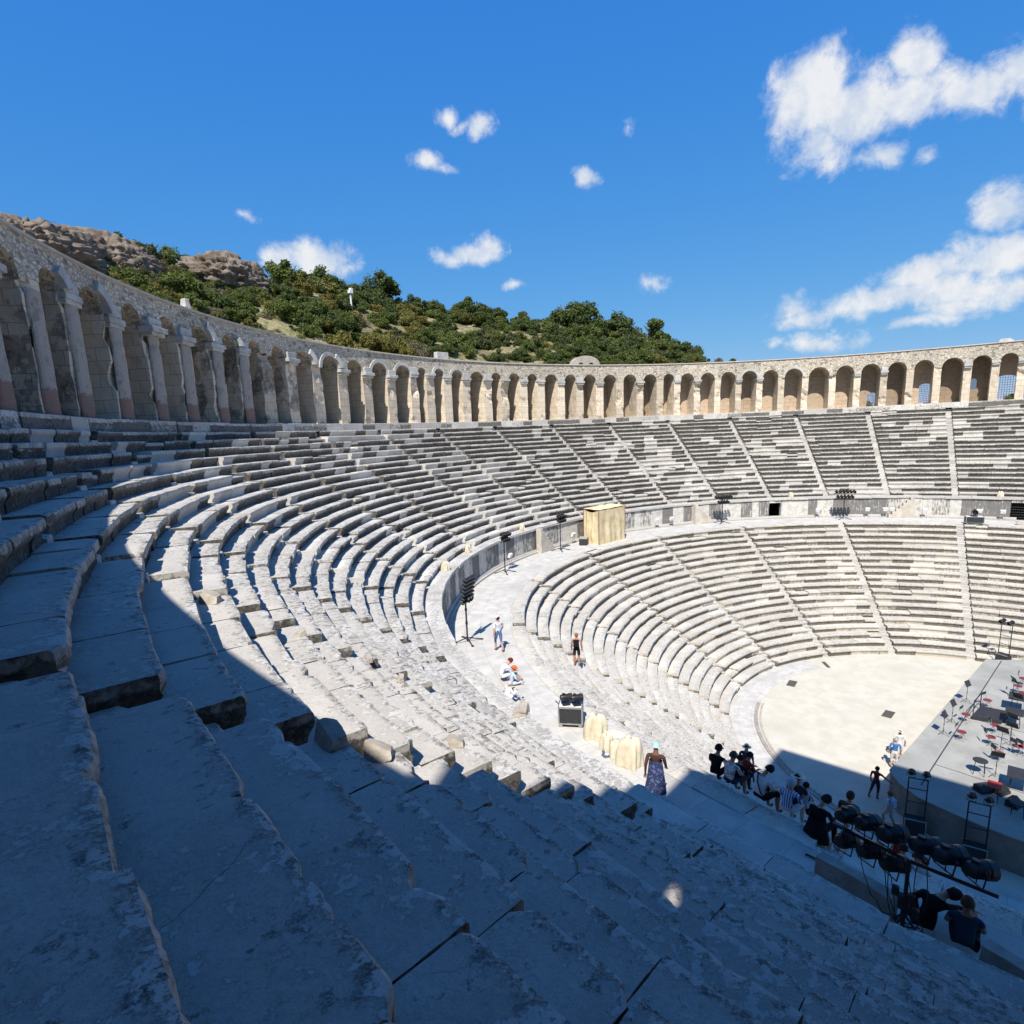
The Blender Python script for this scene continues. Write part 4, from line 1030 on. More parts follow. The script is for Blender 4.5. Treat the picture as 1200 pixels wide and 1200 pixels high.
def hill_at(px, py):
    """where the sight line through this point of the photograph meets the hill"""
    d = ray(px, py); t = 6.
    while t < 200:
        q = CAMPOS+d*t; R = math.hypot(q[0], q[1])
        if R > 50.5:
            th = math.degrees(math.atan2(q[1], q[0]))
            if q[2] <= float(hill_z(np.array(R), np.array(th))): return Vector(q)
        t += .15
    return None
random.seed(21)
SKY = [(175, 305, 'dark', 2.0, 'green bush standing between the two rock outcrops'), (216, 303, 'dark', 1.1, 'small round bush on the skyline between the rocks'), (340, 330, 'mid', 3.0, 'broad green tree on the skyline under the white cloud'), (380, 336, 'dark', 2.8, 'dense dark tree just left of the white pole'),
       (447, 346, 'dark', 3.4, 'dark round-topped tree on the skyline right of the white pole'), (487, 358, 'dark', 2.1, 'small dark tree on the skyline beyond the round-topped one'), (512, 366, 'dark', 2.1, 'pointed dark tree in the dip of the skyline'), (549, 366, 'dark', 3.2, 'dark tree on the skyline below the long cloud'), (585, 370, 'dark', 2.0, 'low dark tree by the ridge top'), (610, 374, 'mid', 1.9, 'bright green pointed tree on the skyline near the ledge'),
       (668, 378, 'dark', 4.4, 'tallest dark tree on the skyline right of the ledge'), (693, 390, 'dark', 3.4, 'dark tree leaning against the tallest one'), (726, 394, 'dark', 4.0, 'broad dark tree in the right-hand part of the skyline'), (766, 398, 'mid', 3.6, 'bright topped tree near the right end of the wood'), (785, 408, 'dark', 2.6, 'dark tree at the shoulder of the wood'), (808, 418, 'dark', 2.2, 'small dark tree second from the right end of the wood'), (822, 424, 'dark', 1.6, 'last small dark tree at the right end of the wood')]
for px, py, kind, sc, lab in SKY:
    q = hill_at(px, py+5) or at_cyl(px, py+5, 84); sc *= 1.05; tree(kind, (q.x, q.y, q.z-.15*sc), sc, lab, 1.0)
BIG = [(210, 345, 'mid', 2.5, 'large green bush on the slope under the rocks'), (250, 360, 'dark', 2.0, 'dark bush hugging the arcade wall below the long outcrop'), (190, 335, 'yellow', 1.7, 'pale yellow-green bush beside the large green one')]
for px, py, kind, sc, lab in BIG:
    q = hill_at(px, py) or at_cyl(px, py, 62); tree(kind, (q.x, q.y, q.z-.3*sc), sc, lab)
def skyline(px): return np.interp(px, [a for a, b in SIL], [b for a, b in SIL])
def cornice(px): return np.interp(px, [0, 67, 133, 200, 267, 333, 400, 533, 667, 800, 933, 1200], [267, 305, 333, 367, 386, 397, 404, 417, 428, 428, 422, 400])
n = 0; tries = 0; placed = []
while n < 290 and tries < 12000:
    tries += 1
    px = random.uniform(60, 832); lo, hi = skyline(px)+6, cornice(px)+6
    if hi-lo < 4: continue
    py = random.uniform(lo, hi); q = hill_at(px, py)
    if q is None: continue
    f = (py-lo)/(hi-lo)
    bare = (380 < px < 430 and 368 < py < 400) or (px < 330 and f < .35)
    if bare and random.random() < .7: continue
    R = math.hypot(q.x, q.y)
    sc = random.uniform(1.2, 2.7) if f > .35 else random.uniform(1.7, 3.3)
    sc *= .60 if px < 330 else .9
    if any((q.x-a)**2+(q.y-b)**2 < (.42*(sc+s2))**2 for a, b, s2 in placed): continue
    u = random.random()
    if px < 320: kind = 'dry' if u < .15 else 'yellow' if u < .42 else 'mid' if u < .85 else 'dark'
    elif px < 560: kind = 'dry' if (u < .14 and f > .4) else 'yellow' if u < .38 else 'mid' if u < .68 else 'dark'
    else: kind = 'dry' if u < .02 else 'yellow' if u < .09 else 'mid' if u < .45 else 'dark'
    placed.append((q.x, q.y, sc)); n += 1
    tree(kind, (q.x, q.y, q.z-.25*sc), sc, None, random.uniform(.7, 1.15))
for k in range(22):
    q = hill_at(random.uniform(285, 345), random.uniform(342, 385))
    if q: sc = random.uniform(.9, 1.5); tree(random.choice(('mid', 'yellow', 'dark')), (q.x, q.y, q.z-.2*sc), sc)
for _ in range(60):
    px = random.uniform(325, 832); py = skyline(px)+random.uniform(1, 9); q = hill_at(px, py+3)
    if q is None: continue
    sc = random.uniform(1.3, 2.6); tree('dark' if random.random() < .6 else 'mid', (q.x, q.y, q.z-.4*sc), sc, None, random.uniform(.8, 1.1))
for k in range(75):
    px = random.uniform(2, 320); py = skyline(px)+random.uniform(14, 50)
    if 240 < px < 305 and py < 332 or 95 < px < 160 and py < 296: continue; q = at_cyl(px, py, 60.5+random.random()*2)
    if py > cornice(px)-4: continue
    sc = random.uniform(.5, 1.1); tree(random.choice(('dry', 'yellow', 'mid', 'mid', 'dark')), (q.x, q.y, q.z-.5*sc), sc)
for k in range(9):
    a = R_(2+2.6*k); Rr_ = random.uniform(56, 66); tree('mid' if k % 3 else 'dark', (Rr_*math.cos(a), Rr_*math.sin(a), 17.2+random.random()), 2.4)
# small things on top of the arcade and the hill
def lump(name, label, cat, p, size, mat, rz=0, taper=.8):
    mb = MB(); mb.box((0, 0, size[2]/2), size, 0, 0, 0, taper); mb.box((size[0]*.1, 0, size[2]*.3), (size[0]*.9, size[1]*1.1, size[2]*.6), .2)
    o = mb.build(name, M[mat], None, False, .04); o.location = p; o.rotation_euler = (0, 0, rz); return tag(o, label, cat)
q = at_cyl(218, 364, 46.5); lump('stone_block', 'small pointed white stone standing on the arcade top', 'stone', (q.x, q.y, Z_TOP+.15), (.6, .5, 1.0), 'white_stone', 1.9, .6)
q = at_cyl(517, 418, 46.5); lump('stone_block', 'flat white stone block on top of the arcade', 'stone', (q.x, q.y, Z_TOP+.15), (.55, 1.6, .8), 'white_stone', math.atan2(q.y, q.x), .95)
q = at_cyl(1178, 403, 46.5); lump('stone_block', 'small pale stone on the arcade top at far right', 'stone', (q.x, q.y, Z_TOP+.15), (.5, 1.2, .4), 'white_stone', math.atan2(q.y, q.x), .7)
pole = hill_at(413, 372) or at_cyl(413, 372, 64); po = empty('lamp_post', pole); tag(po, 'white lamp post standing on the bare patch of the hill', 'lamp post')
mb = MB(); mb.tube((0, 0, -1), (0, 0, 2.9), .14, 10, .11); mb.build('post', M['white'], po, True)
mb = MB(); mb.box((0, 0, 3.15), (.55, .5, .45)); mb.box((.15, 0, 3.5), (.5, .4, .2), .3); mb.build('lamp_head', M['white'], po, False, .04)
q = at_cyl(685, 428, 50.5); ra = empty('ruined_arch', (q.x, q.y, q.z-.5), math.atan2(q.y, q.x)); tag(ra, 'low ruined stone vault with two arched openings peeping over the arcade', 'ruin')
V = []; mb = MB(); n = 26; prof = []
for k in range(n+1):
    y = -1.95+3.9*k/n; top = 1.55*math.sqrt(max(0, 1-(y/2.0)**2))**.7; low = 0
    for cy in (-.72, .72):
        if abs(y-cy) < .42: low = .35+math.sqrt(.42**2-(y-cy)**2)
    prof.append((y, min(low, top), top))
for k in range(n):
    (y0, l0, t0), (y1, l1, t1) = prof[k], prof[k+1]; b_ = []
    for (y, l, t_) in (prof[k], prof[k+1]):
        for xx in (-.45, .45): b_ += [(xx, y, l), (xx, y, t_+.05)]
    mb.add(b_, [(0, 1, 5, 4), (2, 6, 7, 3), (1, 3, 7, 5), (0, 4, 6, 2)])
mb.build('vault', M['block'], ra)
for px, py, s_, kind, lab in ((842, 424, .5, 'dry', 'tiny dry shrub growing on the arcade top'), (858, 424, .35, 'dark', 'tiny green tuft growing on the arcade top beside the dry one')):
    q = at_cyl(px, py, 47); tree(kind, (q.x, q.y, Z_TOP+.15), s_*1.3, lab)
# ------------------------------------------------------------------ stage, orchestra seating and lights
ZS = 1.6
st = empty('stage_platform'); tag(st, 'grey stage platform with a stone side wall on the right of the orchestra', 'stage')
poly = [(-9.25, 4.38), (-10.2, 3.85), (-11.0, 3.0), (-11.5, 1.6), (-11.85, 0), (-12.2, -3.), (-12.5, -9.), (14, -12.), (13.4, -1.4), (11.2, .9), (10.55, 2.0)]
def prism(name, pl, z0, z1, mat, parent, grow=0., top=True):
    n = len(pl); cx = sum(p[0] for p in pl)/n; cy = sum(p[1] for p in pl)/n
    pl = [(p[0]+(grow*(1 if p[0] > cx else -1)), p[1]+grow*(1 if p[1] > cy else -1)) for p in pl]
    V = [(*p, z0) for p in pl]+[(*p, z1) for p in pl]; Fc = [(i, (i+1) % n, n+(i+1) % n, n+i) for i in range(n)]+[tuple(range(n, 2*n)), tuple(range(n-1, -1, -1))]
    me = bpy.data.meshes.new(name); me.from_pydata(V, [], Fc); o = link(name, me, mat, parent)
    bm = bmesh.new(); bm.from_mesh(me); bmesh.ops.recalc_face_normals(bm, faces=bm.faces); bm.to_mesh(me); bm.free(); return o
prism('side_wall', poly, -.05, ZS-.07, M['skirt'], st); prism('deck', poly, ZS-.07, ZS, M['deck'], st, .05)
mb = MB(); A_, B_ = Vector((-9.9, 3.05, ZS+.004)), Vector((10.9, 1.2, ZS+.004)); dv = (B_-A_).normalized(); nv = Vector((-dv.y, dv.x, 0))*.03
mb.add([A_-nv, B_-nv, B_+nv, A_+nv], [(0, 1, 2, 3)])
for t_ in (.12, .45):
    a_ = A_+(B_-A_)*t_; b_ = a_+Vector((-.9, -7, 0)); nn = Vector((.025, -.003, 0)); mb.add([a_-nn, b_-nn, b_+nn, a_+nn], [(0, 1, 2, 3)])
mb.build('edge_line', M['deckline'], st)
def S(px, py): return at(px, py, ZS)

def folding_chair(p, rz, label):
    r = empty('orchestra_chair', p, rz); tag(r, label, 'chair', None)
    mb = MB()
    vs = [(.22*math.cos(2*PI*i/14), .21*math.sin(2*PI*i/14)) for i in range(14)]
    b_ = [(x, y, .45) for x, y in vs]+[(x*.95, y*.95, .49) for x, y in vs]
    mb.add(b_, [tuple(range(13, -1, -1)), tuple(range(14, 28))]+[(i, (i+1) % 14, 14+(i+1) % 14, 14+i) for i in range(14)]); mb.build('seat', M['red'], r)
    mb = MB(); mb.box((0, -.25, .80), (.40, .035, .20), 0, R_(-12)); mb.build('backrest', M['black_plastic'], r, False, .012)
    for sx in (-1, 1):
        mb = MB(); mb.tube((sx*.2, .22, 0), (sx*.2, -.20, .47), .011, 6); mb.tube((sx*.2, -.20, .47), (sx*.2, -.27, .88), .011, 6); mb.tube((sx*.19, -.24, 0), (sx*.19, .16, .45), .011, 6); mb.build('leg', M['steel'], r)
    return r
random.seed(5)
chairs = [(1156, 829, 150, 'red seated chair behind the black podium'), (1131, 846, 165, 'red chair between the music stands and the podium'), (1126, 867, 170, 'red chair standing alone on the open deck nearest the stage corner'), (1165, 859, 200, 'red chair tucked against the near end of the podium'), (1160, 873, 200, 'red chair behind the row of music desks'), (1169, 892, 215, 'red chair between two black desks'), (1191, 884, 230, 'red chair half in shadow at the right edge'), (1198, 885, 230, 'second red chair in the shadow at the right edge'),
          (1197, 820, 180, 'red chair in the far group, in front'), (1192, 812, 180, 'red chair in the far group, in the middle'), (1198, 803, 180, 'red chair at the far end of the deck group')]
for px, py, az, lab in chairs: folding_chair(S(px, py), R_(az), lab)
def music_stand(p, rz, label, h=1.1):
    r = empty('music_stand', p, rz); tag(r, label, 'music stand')
    mb = MB()
    for k in range(3):
        a = 2*PI*k/3+.4; mb.tube((0, 0, .28), (.30*math.cos(a), .30*math.sin(a), 0), .010, 6)
    mb.build('tripod', M['black'], r); mb = MB(); mb.tube((0, 0, .05), (0, 0, h), .013, 8); mb.ball((0, 0, .62), .03); mb.build('pole', M['black'], r)
    mb = MB(); mb.box((0, .02, h+.12), (.52, .018, .34), 0, R_(-28)); mb.box((0, -.06, h-.03), (.52, .09, .018), 0, R_(-28)); mb.build('desk', M['black_plastic'], r)
    return r
for px, py, az, lab in [(1132, 823, -20, 'black music stand farthest along the stage edge'), (1115, 847, -15, 'black music stand with a tilted desk, middle of the stage edge row'), (1105, 861, -10, 'black music stand nearest the stage corner'), (1184, 863, 60, 'black music stand beside the podium end'), (1183, 874, 70, 'black music stand at the shadow line'), (1166, 911, 100, 'tall black music stand beside the bright red cover'), (1172, 880, 70, 'low black music stand between the chairs'), (1190, 838, 60, 'black music stand beyond the podium'), (1186, 818, 30, 'black music stand in the far chair group')]:
    music_stand(S(px, py), R_(az), lab)
def stool(p, label, w=.55, h=.62, kind='stool', mat='black_plastic', rz=0.):
    r = empty(kind, p, rz); tag(r, label, kind.replace('_', ' ')); mb = MB()
    if kind == 'stool': mb.lathe([(w/2*.9, h-.07), (w/2, h-.05), (w/2, h-.01), (w/2*.9, h)], n=16)
    else: mb.box((0, 0, h-.03), (w*1.3, w, .05))
    mb.build('seat' if kind == 'stool' else 'table_top', M[mat], r, False)
    for k in range(4):
        a = PI/4+PI/2*k; mb = MB(); mb.tube((w*.4*math.cos(a), w*.4*math.sin(a), h-.06), (w*.5*math.cos(a), w*.5*math.sin(a), 0), .014, 6); mb.build('leg', M['black'], r)
    return r
stool(S(1147, 907), 'black drum stool with a shadow beside it', .6, .75); stool(S(1193, 925), 'black table in the shadow at the right edge', .9, .8, 'side_table'); stool(S(1192, 955), 'round black stool at the near right edge of the deck', .6, .6); stool(S(1187, 850), 'black table behind the podium', .8, .85, 'side_table'); stool(S(1192, 832), 'black table in the far instrument group', .9, .85, 'side_table')
r = stool(S(1163, 938), 'small steel stand under a bright red cover', .5, .8, 'stand', 'redbright')
def monitor(p, rz, label):
    r = empty('floor_monitor', p, rz); tag(r, label, 'speaker'); mb = MB()
    pr = [(-.22, 0), (.24, 0), (.24, .12), (-.05, .36), (-.22, .30)]
    V = [(sx*.32, y, z) for sx in (-1, 1) for y, z in pr]; mb.add(V, [(0, 1, 2, 3, 4), (9, 8, 7, 6, 5)]+[(i, 5+i, 5+(i+1) % 5, (i+1) % 5) for i in range(5)]); mb.build('cabinet', M['black_plastic'], r)
    mb = MB(); c_ = Vector((0, .10, .25)); mb.box(c_, (.56, .33, .01), 0, R_(-39.6)); mb.build('grille', M['black'], r); return r
monitor(S(1152, 927), R_(140), 'black wedge monitor speaker left of the red cover'); monitor(S(1188, 944), R_(160), 'black wedge monitor speaker by the round stool'); monitor(S(1172, 929), R_(150), 'black wedge monitor speaker right of the red cover')
# conductor's podium
pc = [S(1138, 843), S(1149, 831), S(1183, 838), S(1173, 849)]
pd = empty('conductor_podium', tuple((pc[0]+pc[2])/2)); tag(pd, 'low black conductor podium with a tubular rail', 'podium'); org = Vector(pd.location)
mb = MB(); V = [tuple(p-org) for p in pc]; mb.add([(x, y, 0) for x, y, z in V]+[(x, y, .22) for x, y, z in V], [(0, 1, 5, 4), (1, 2, 6, 5), (2, 3, 7, 6), (3, 0, 4, 7), (4, 5, 6, 7)]); mb.build('platform', M['black_plastic'], pd)
mb = MB(); a_, b_ = pc[0]-org, pc[1]-org; a_ = a_*.85+b_*.15; b_ = b_*.9+a_*.1
for p_ in (a_, b_): mb.tube((p_.x, p_.y, .2), (p_.x, p_.y, 1.05), .024, 8)
mb.tube((a_.x, a_.y, 1.05), (b_.x, b_.y, 1.05), .024, 8); mb.tube((a_.x, a_.y, .6), (b_.x, b_.y, .6), .018, 8); mb.build('rail', M['black'], pd)

def spot(mb, c, d, s=1.0, lens=None):
    """lantern body along direction d with yoke"""
    c, d = Vector(c), Vector(d).normalized()
    mb.lathe([(.05*s, -.22*s), (.10*s, -.20*s), (.125*s, -.12*s), (.13*s, .10*s), (.15*s, .12*s), (.155*s, .24*s), (.135*s, .24*s), (.12*s, .16*s)], c, d, 14)
    t = d.cross(Vector((0, 0, 1))); t = t.normalized() if t.length > .1 else Vector((1, 0, 0)); u = t.cross(d)
    for q_ in (-.10, -.05, 0., .05): mb.lathe([(.128*s, (q_-.008)*s), (.14*s, q_*s), (.128*s, (q_+.008)*s)], c, d, 14, False)
    mb.tube(c+u*.10*s-d*.08*s, c+u*.165*s-d*.08*s, .06*s, 8); mb.tube(c+t*.13*s, c+t*.20*s, .022*s, 6)
    for sg in (-1, 1): mb.tube(c+t*sg*.16*s, c+t*sg*.16*s-u*.22*s, .012*s, 5)
    mb.tube(c+t*.16*s-u*.22*s, c-t*.16*s-u*.22*s, .012*s, 5)
def light_stand(p, rz, label, h=2.7, rows=((2.6, 5), (2.95, 5)), bars=0, wide=.5, tilt=-.35, s=.9):
    r = empty('light_stand', p, rz); tag(r, label, 'light stand')
    mb = MB()
    for k in range(4):
        a = PI/4+PI/2*k; mb.tube((0, 0, .22), (.75*math.cos(a), .75*math.sin(a), .02), .028, 6); mb.box((.75*math.cos(a), .75*math.sin(a), .02), (.12, .12, .04), a)
    mb.build('base', M['black'], r); mb = MB(); mb.tube((0, 0, .05), (0, 0, h+.1), .04, 10); mb.tube((0, 0, .9), (0, 0, 1.05), .06, 10); mb.tube((0, 0, 1.6), (0, 0, 1.7), .06, 10); mb.build('pole', M['black'], r, True)
    for z, n in rows:
        mb = MB(); mb.tube((-wide*n/5*1.4, 0, z), (wide*n/5*1.4, 0, z), .03, 8); mb.build('crossbar', M['black'], r)
        for k in range(n):
            x = (k-(n-1)/2)*wide*.52; mb = MB(); spot(mb, (x, .12, z+.2*(1 if k % 2 == 0 else 1)), (.15*(k-(n-1)/2)*.3, 1, tilt), s); mb.build('spotlight', M['black'], r, True)
    for k in range(bars):
        z = h-.9+k*.19; mb = MB(); mb.box((0, .10+.03*k, z), (1.15, .16, .11), .0, tilt*.9); mb.build('light_bar', M['black'], r, False, .015)
    return r
def face_c(p): return math.atan2(-p.y, -p.x)-PI/2
p = at(548, 752, Z_DZ); light_stand(p, face_c(p)-.5, 'tall light stand with stacked black light bars at the near end of the walkway', 3.0, ((2.05, 2),), 7)
p = at(592, 671, Z_DZ); light_stand(p, face_c(p)-.2, 'light stand with a lamp cluster in front of the little wall steps', 2.75, ((2.3, 3), (2.65, 4)), 0)
p = at(657, 645, Z_DZ); light_stand(p, face_c(p), 'light stand left of the cream tarpaulin booth', 2.6, ((2.4, 4), (2.75, 4)), 0)
p = at(846, 613, Z_DZ); light_stand(p, face_c(p), 'light stand with two rows of spotlights left of the dark doorway', 2.6, ((2.0, 4), (2.5, 6)), 0, .62)
p = at(988, 608, Z_DZ); light_stand(p, face_c(p), 'light stand with two rows of spotlights right of the dark doorway', 2.7, ((2.1, 5), (2.6, 6)), 0, .62)
# near boom with big lanterns
bs = empty('light_boom', (-29.67, 1.23, Z_DZ)); tag(bs, 'black boom stand with big round spotlights and loose cables at the lower right', 'light stand')
mb = MB()
for k in range(3):
    a = 2*PI*k/3+.5; mb.tube((0, 0, .75), (.62*math.cos(a), .62*math.sin(a), .02), .022, 6)
mb.build('tripod', M['black'], bs); mb = MB(); mb.tube((0, 0, .1), (0, 0, 1.9), .036, 10); mb.tube((0, 0, .7), (0, 0, .82), .055, 10); mb.build('pole', M['black'], bs, True)
mb = MB(); mb.tube((.32, 1.36, 1.87), (.05, .06, 1.85), .036, 8); mb.tube((.05, -.02, 1.85), (.0, -1.30, 1.83), .036, 8); mb.build('crossbar', M['black'], bs)
def boom_lamp(px, py, s=1.0, yaw=0.):
    """lantern hung where the photo shows it, on the plane of the bar"""
    d = ray(px, py); t = (-29.62-.0+.15-CAMPOS[0])/d[0]; q = CAMPOS+d*t; c = Vector(q)-Vector((-29.67, 1.23, Z_DZ))
    mb = MB(); spot(mb, c, (.8, math.sin(yaw)*.9-.55, -.22), s); o = mb.build('spotlight', M['black'], bs, True)
    mb = MB(); mb.tube(c+Vector((-.03, 0, -.05)), (min(.3, .12), c.y, 1.86), .012, 5); mb.build('clamp', M['black'], o)
for px, py, s_, y_ in ((991, 955, .98, .3), (1015, 964, 1.0, .2), (1043, 977, 1.12, .1), (990, 985, .98, .3), (1018, 997, 1.0, .1), (1046, 1012, 1.0, -.1), (1083, 991, 1.05, -.3), (1110, 1002, 1.12, -.1), (1146, 1019, 1.05, -.2)): boom_lamp(px, py, s_*1.1, y_)
mb = MB(); random.seed(9)
for k in range(7):
    y0 = random.uniform(-.5, 1.2); pts = []; y1 = random.uniform(-.3, .25)
    for q_ in range(13):
        f = q_/12; pts.append(Vector((.06+.05*math.sin(f*7+k), y0+(y1-y0)*f+.12*math.sin(f*5+k), 1.82-(1.82-.5)*f-(.55*math.sin(PI*f)*random.uniform(.7, 1.)))))
    mb.path(pts, .009, 5)
for k in range(5):
    pts = [Vector((.05+.16*math.cos(a)*(1+.2*k/5), .12*k/5-.1+.05*math.sin(3*a), .95+.20*math.sin(a))) for a in np.linspace(0, 6.28, 16)]; mb.path(pts, .010, 5)
mb.build('cable', M['wire'], bs)
mb = MB(); mb.box((.06, .02, .95), (.14, .2, .3)); mb.box((.05, -.16, .8), (.12, .14, .22)); mb.box((.07, .17, 1.12), (.1, .12, .2)); mb.build('dimmer_box', M['black_plastic'], bs, False, .02)
# slabs on the walkway edge
def upright_slab(label, a, b, h, z, th=.3):
    a, b = Vector(a), Vector(b); m = (a+b)/2; d = b-a; ang = math.atan2(d.y, d.x)
    bm = bmesh.new(); bmesh.ops.create_grid(bm, x_segments=1, y_segments=1, size=1); bm.free()
    nx, nz = 12, 8; V = []; Fc = []
    for side in (0, 1):
        for iz in range(nz+1):
            for ix in range(nx+1):
                x = (ix/nx-.5)*d.length; zz = h*iz/nz; q = np.array([[x*2.+m.x, zz*2, side*3.]])
                e = (fbm(q, 3)[0]-.5)*.05; V.append((x+(e if ix in (0, nx) else 0), (side-.5)*th+e, zz+(e*1.4 if iz == nz else 0)))
    N_ = (nx+1)*(nz+1)
    for side in (0, 1):
        for iz in range(nz):
            for ix in range(nx):
                k = side*N_+iz*(nx+1)+ix; Fc.append((k, k+1, k+nx+2, k+nx+1))
    for ix in range(nx): k = nz*(nx+1)+ix; Fc.append((k, k+1, N_+k+1, N_+k))
    for iz in range(nz):
        for ix in (0, nx): k = iz*(nx+1)+ix; Fc.append((k, k+nx+1, N_+k+nx+1, N_+k))
    me = bpy.data.meshes.new('stone_slab'); me.from_pydata(V, [], Fc); o = link('stone_slab', me, M['slab']); o.location = (m.x, m.y, z); o.rotation_euler = (0, 0, ang)
    bm = bmesh.new(); bm.from_mesh(me); bmesh.ops.recalc_face_normals(bm, faces=bm.faces); bm.to_mesh(me); bm.free()
    return tag(o, label, 'stone slab')
upright_slab('long upright grey stone slab below the spotlight boom', (-29.05, 2.86), (-29.42, 1.42), .86, Z_DZ)
upright_slab('short upright grey stone slab at the lower right corner', (-29.62, .02), (-29.85, -.6), .84, Z_DZ)
# ladder frames with lamps by the stage
def ladder(p, rz, label, h=2.75):
    r = empty('lighting_ladder', p, rz); tag(r, label, 'light stand')
    mb = MB()
    for sx in (-1, 1): mb.tube((sx*.36, 0, 0), (sx*.36, 0, h), .028, 8)
    mb.build('upright', M['black'], r); mb = MB()
    for z in (.9, 1.6, 2.25, h): mb.tube((-.36, 0, z), (.36, 0, z), .024, 8)
    mb.build('rung', M['black'], r)
    for sx in (-.28, .28): mb = MB(); spot(mb, (sx, .05, h+.25), (.2, .8, -.3), .95); mb.build('spotlight', M['black'], r, True)
    mb = MB(); mb.box((0, .02, .42), (.78, .5, .8)); c_ = mb.build('ballast_case', M['black_plastic'], r, False, .02)
    mb = MB()
    for sx in (-1, 1):
        for sz in (.02, .82): mb.box((0, sx*-.25+.02, sz), (.82, .04, .04))
        mb.box((sx*.4, -.24, .42), (.04, .04, .8))
    mb.build('metal_edge', M['steel'], c_); return r
p = at(1070, 977, 0); ladder(p, R_(-75), 'black lighting ladder with two lamps at the stage corner'); p = at(1140, 1010, 0); ladder(p, R_(-82), 'black lighting ladder with two lamps farther along the stage side')
p = at(1185, 793, .5); ladder(Vector((14.0, 1.2, .3)), R_(60), 'black lighting ladder with two round lamps at the far end of the stage', 3.1)
# flight cases
def flight_case(p, rz, label, w=1.0, d=.62, h=.82, lamps=2):
    r = empty('flight_case', p, rz); tag(r, label, 'flight case'); mb = MB()
    mb.box((0, 0, .14+h/2), (w, d, h-.02)); mb.build('body', M['black_plastic'], r)
    mb = MB(); mb.box((0, 0, .14+h+.004), (w*.98, d*.98, .02)); mb.build('lid', M['white'], r)
    mb = MB()
    for sx in (-1, 1):
        for sy in (-1, 1): mb.box((sx*w/2, sy*d/2, .14+h/2), (.05, .05, h+.03))
        for sz in (0, 1): mb.box((sx*w/2, 0, .14+sz*h), (.045, d, .045))
    for sy in (-1, 1):
        for sz in (0, 1): mb.box((0, sy*d/2, .14+sz*h), (w, .045, .045))
    mb.build('metal_edge', M['steel'], r)
    for sx in (-1, 1):
        for sy in (-1, 1): mb = MB(); mb.lathe([(.065, -.025), (.065, .025)], (sx*w*.42, sy*d*.42, .065), (0, 1, 0), 12); mb.build('caster', M['steel'], r)
    return r
def loose_lamp(p, rz, label, s=1.2):
    o = empty('spotlight', p, rz); tag(o, label, 'spotlight'); mb = MB(); spot(mb, (0, 0, .27*s), (0, 1, -.05), s); mb.build('housing', M['black'], o, True)
    mb = MB(); mb.box((0, 0, .02), (.3*s, .3*s, .04)); mb.build('foot', M['black'], o)
p = (at(655, 850, Z_DZ)+at(682, 857, Z_DZ))/2+Vector((.25, .15, 0)); th = R_(-58); flight_case(p, th, 'black flight case with metal edges on the walkway, near the cream covers', .80, .52, .58)
ca = math.cos(th); sa = math.sin(th)
for dx, lab in ((-.17, 'black spotlight lying on the flight case, rear one'), (.2, 'black spotlight lying on the flight case, front one')):
    loose_lamp((p.x+dx*ca, p.y+dx*sa, Z_DZ+.75), R_(-128), lab, .9)
p = at(1141, 614, Z_DZ); flight_case(p, .1+face_c(p), 'black flight case with a lamp on the far walkway', 1.3, .8, .55); loose_lamp((p.x, p.y, Z_DZ+.71), face_c(p), 'black double lamp on the far flight case', 1.5)

def drape(label, p, w, h, seed, name='draped_cover', cat='cover', lean=0.):
    n, m = 54, 16; V = []; Fc = []; r_ = random.Random(seed); ph = [r_.uniform(0, 6.28) for _ in range(4)]
    for j in range(m+1):
        f = j/m; z = h*(1-f**1.5) if j else h
        rad = w*.52*(1-(1-max(f, .02))**2.4)**.5*(1+.12*f)
        for i in range(n):
            a = 2*PI*i/n; q = 1+.17*f*math.sin(5*a+ph[0]+.8*f)+.10*f*math.sin(9*a+ph[1]+2*f)+.16*math.sin(2*a+ph[2])+.12*math.sin(3*a+ph[3]+3*f)
            V.append((math.cos(a)*rad*q+lean*(1-f)*w, math.sin(a)*rad*q*.85, max(.005, h*(1-f**2.3)+.05*math.sin(3*a+ph[3])*(1-f))))
    for j in range(m):
        for i in range(n): Fc.append((j*n+i, j*n+(i+1) % n, (j+1)*n+(i+1) % n, (j+1)*n+i))
    Fc.append(tuple(range(n)))
    me = bpy.data.meshes.new(name); me.from_pydata(V, [], Fc)
    for q in me.polygons: q.use_smooth = True
    bm = bmesh.new(); bm.from_mesh(me); bmesh.ops.recalc_face_normals(bm, faces=bm.faces); bm.to_mesh(me); bm.free()
    o = link(name, me, M['cover']); o.location = p; o.rotation_euler = (0, 0, r_.uniform(0, 6)); return tag(o, label, cat)
for k, (px, py, w, h, lab) in enumerate([(698, 864, .58, .80, 'tall cream cloth cover next to the flight case'), (711, 876, .44, .52, 'small cream cloth cover, second in the row from the flight case'), (722, 886, .42, .50, 'small cream cloth cover in front of the largest one'), (739, 895, .66, .86, 'largest cream cloth cover at the shadow end of the row')]):
    drape(lab, at(px, py, Z_DZ), w, h, k+2)
mb = MB(); r_ = random.Random(4); pts = [Vector((.3*math.cos(a)*(.5+.5*r_.random()), .25*math.sin(a)*(.5+.5*r_.random()), .03+.05*r_.random())) for a in np.linspace(0, 25, 50)]; mb.path(pts, .012, 5)
o = mb.build('cable_coil', M['blue_bag']); o.location = at(714, 884, Z_DZ); tag(o, 'tangle of bluish cable on the paving before the covers', 'cable')
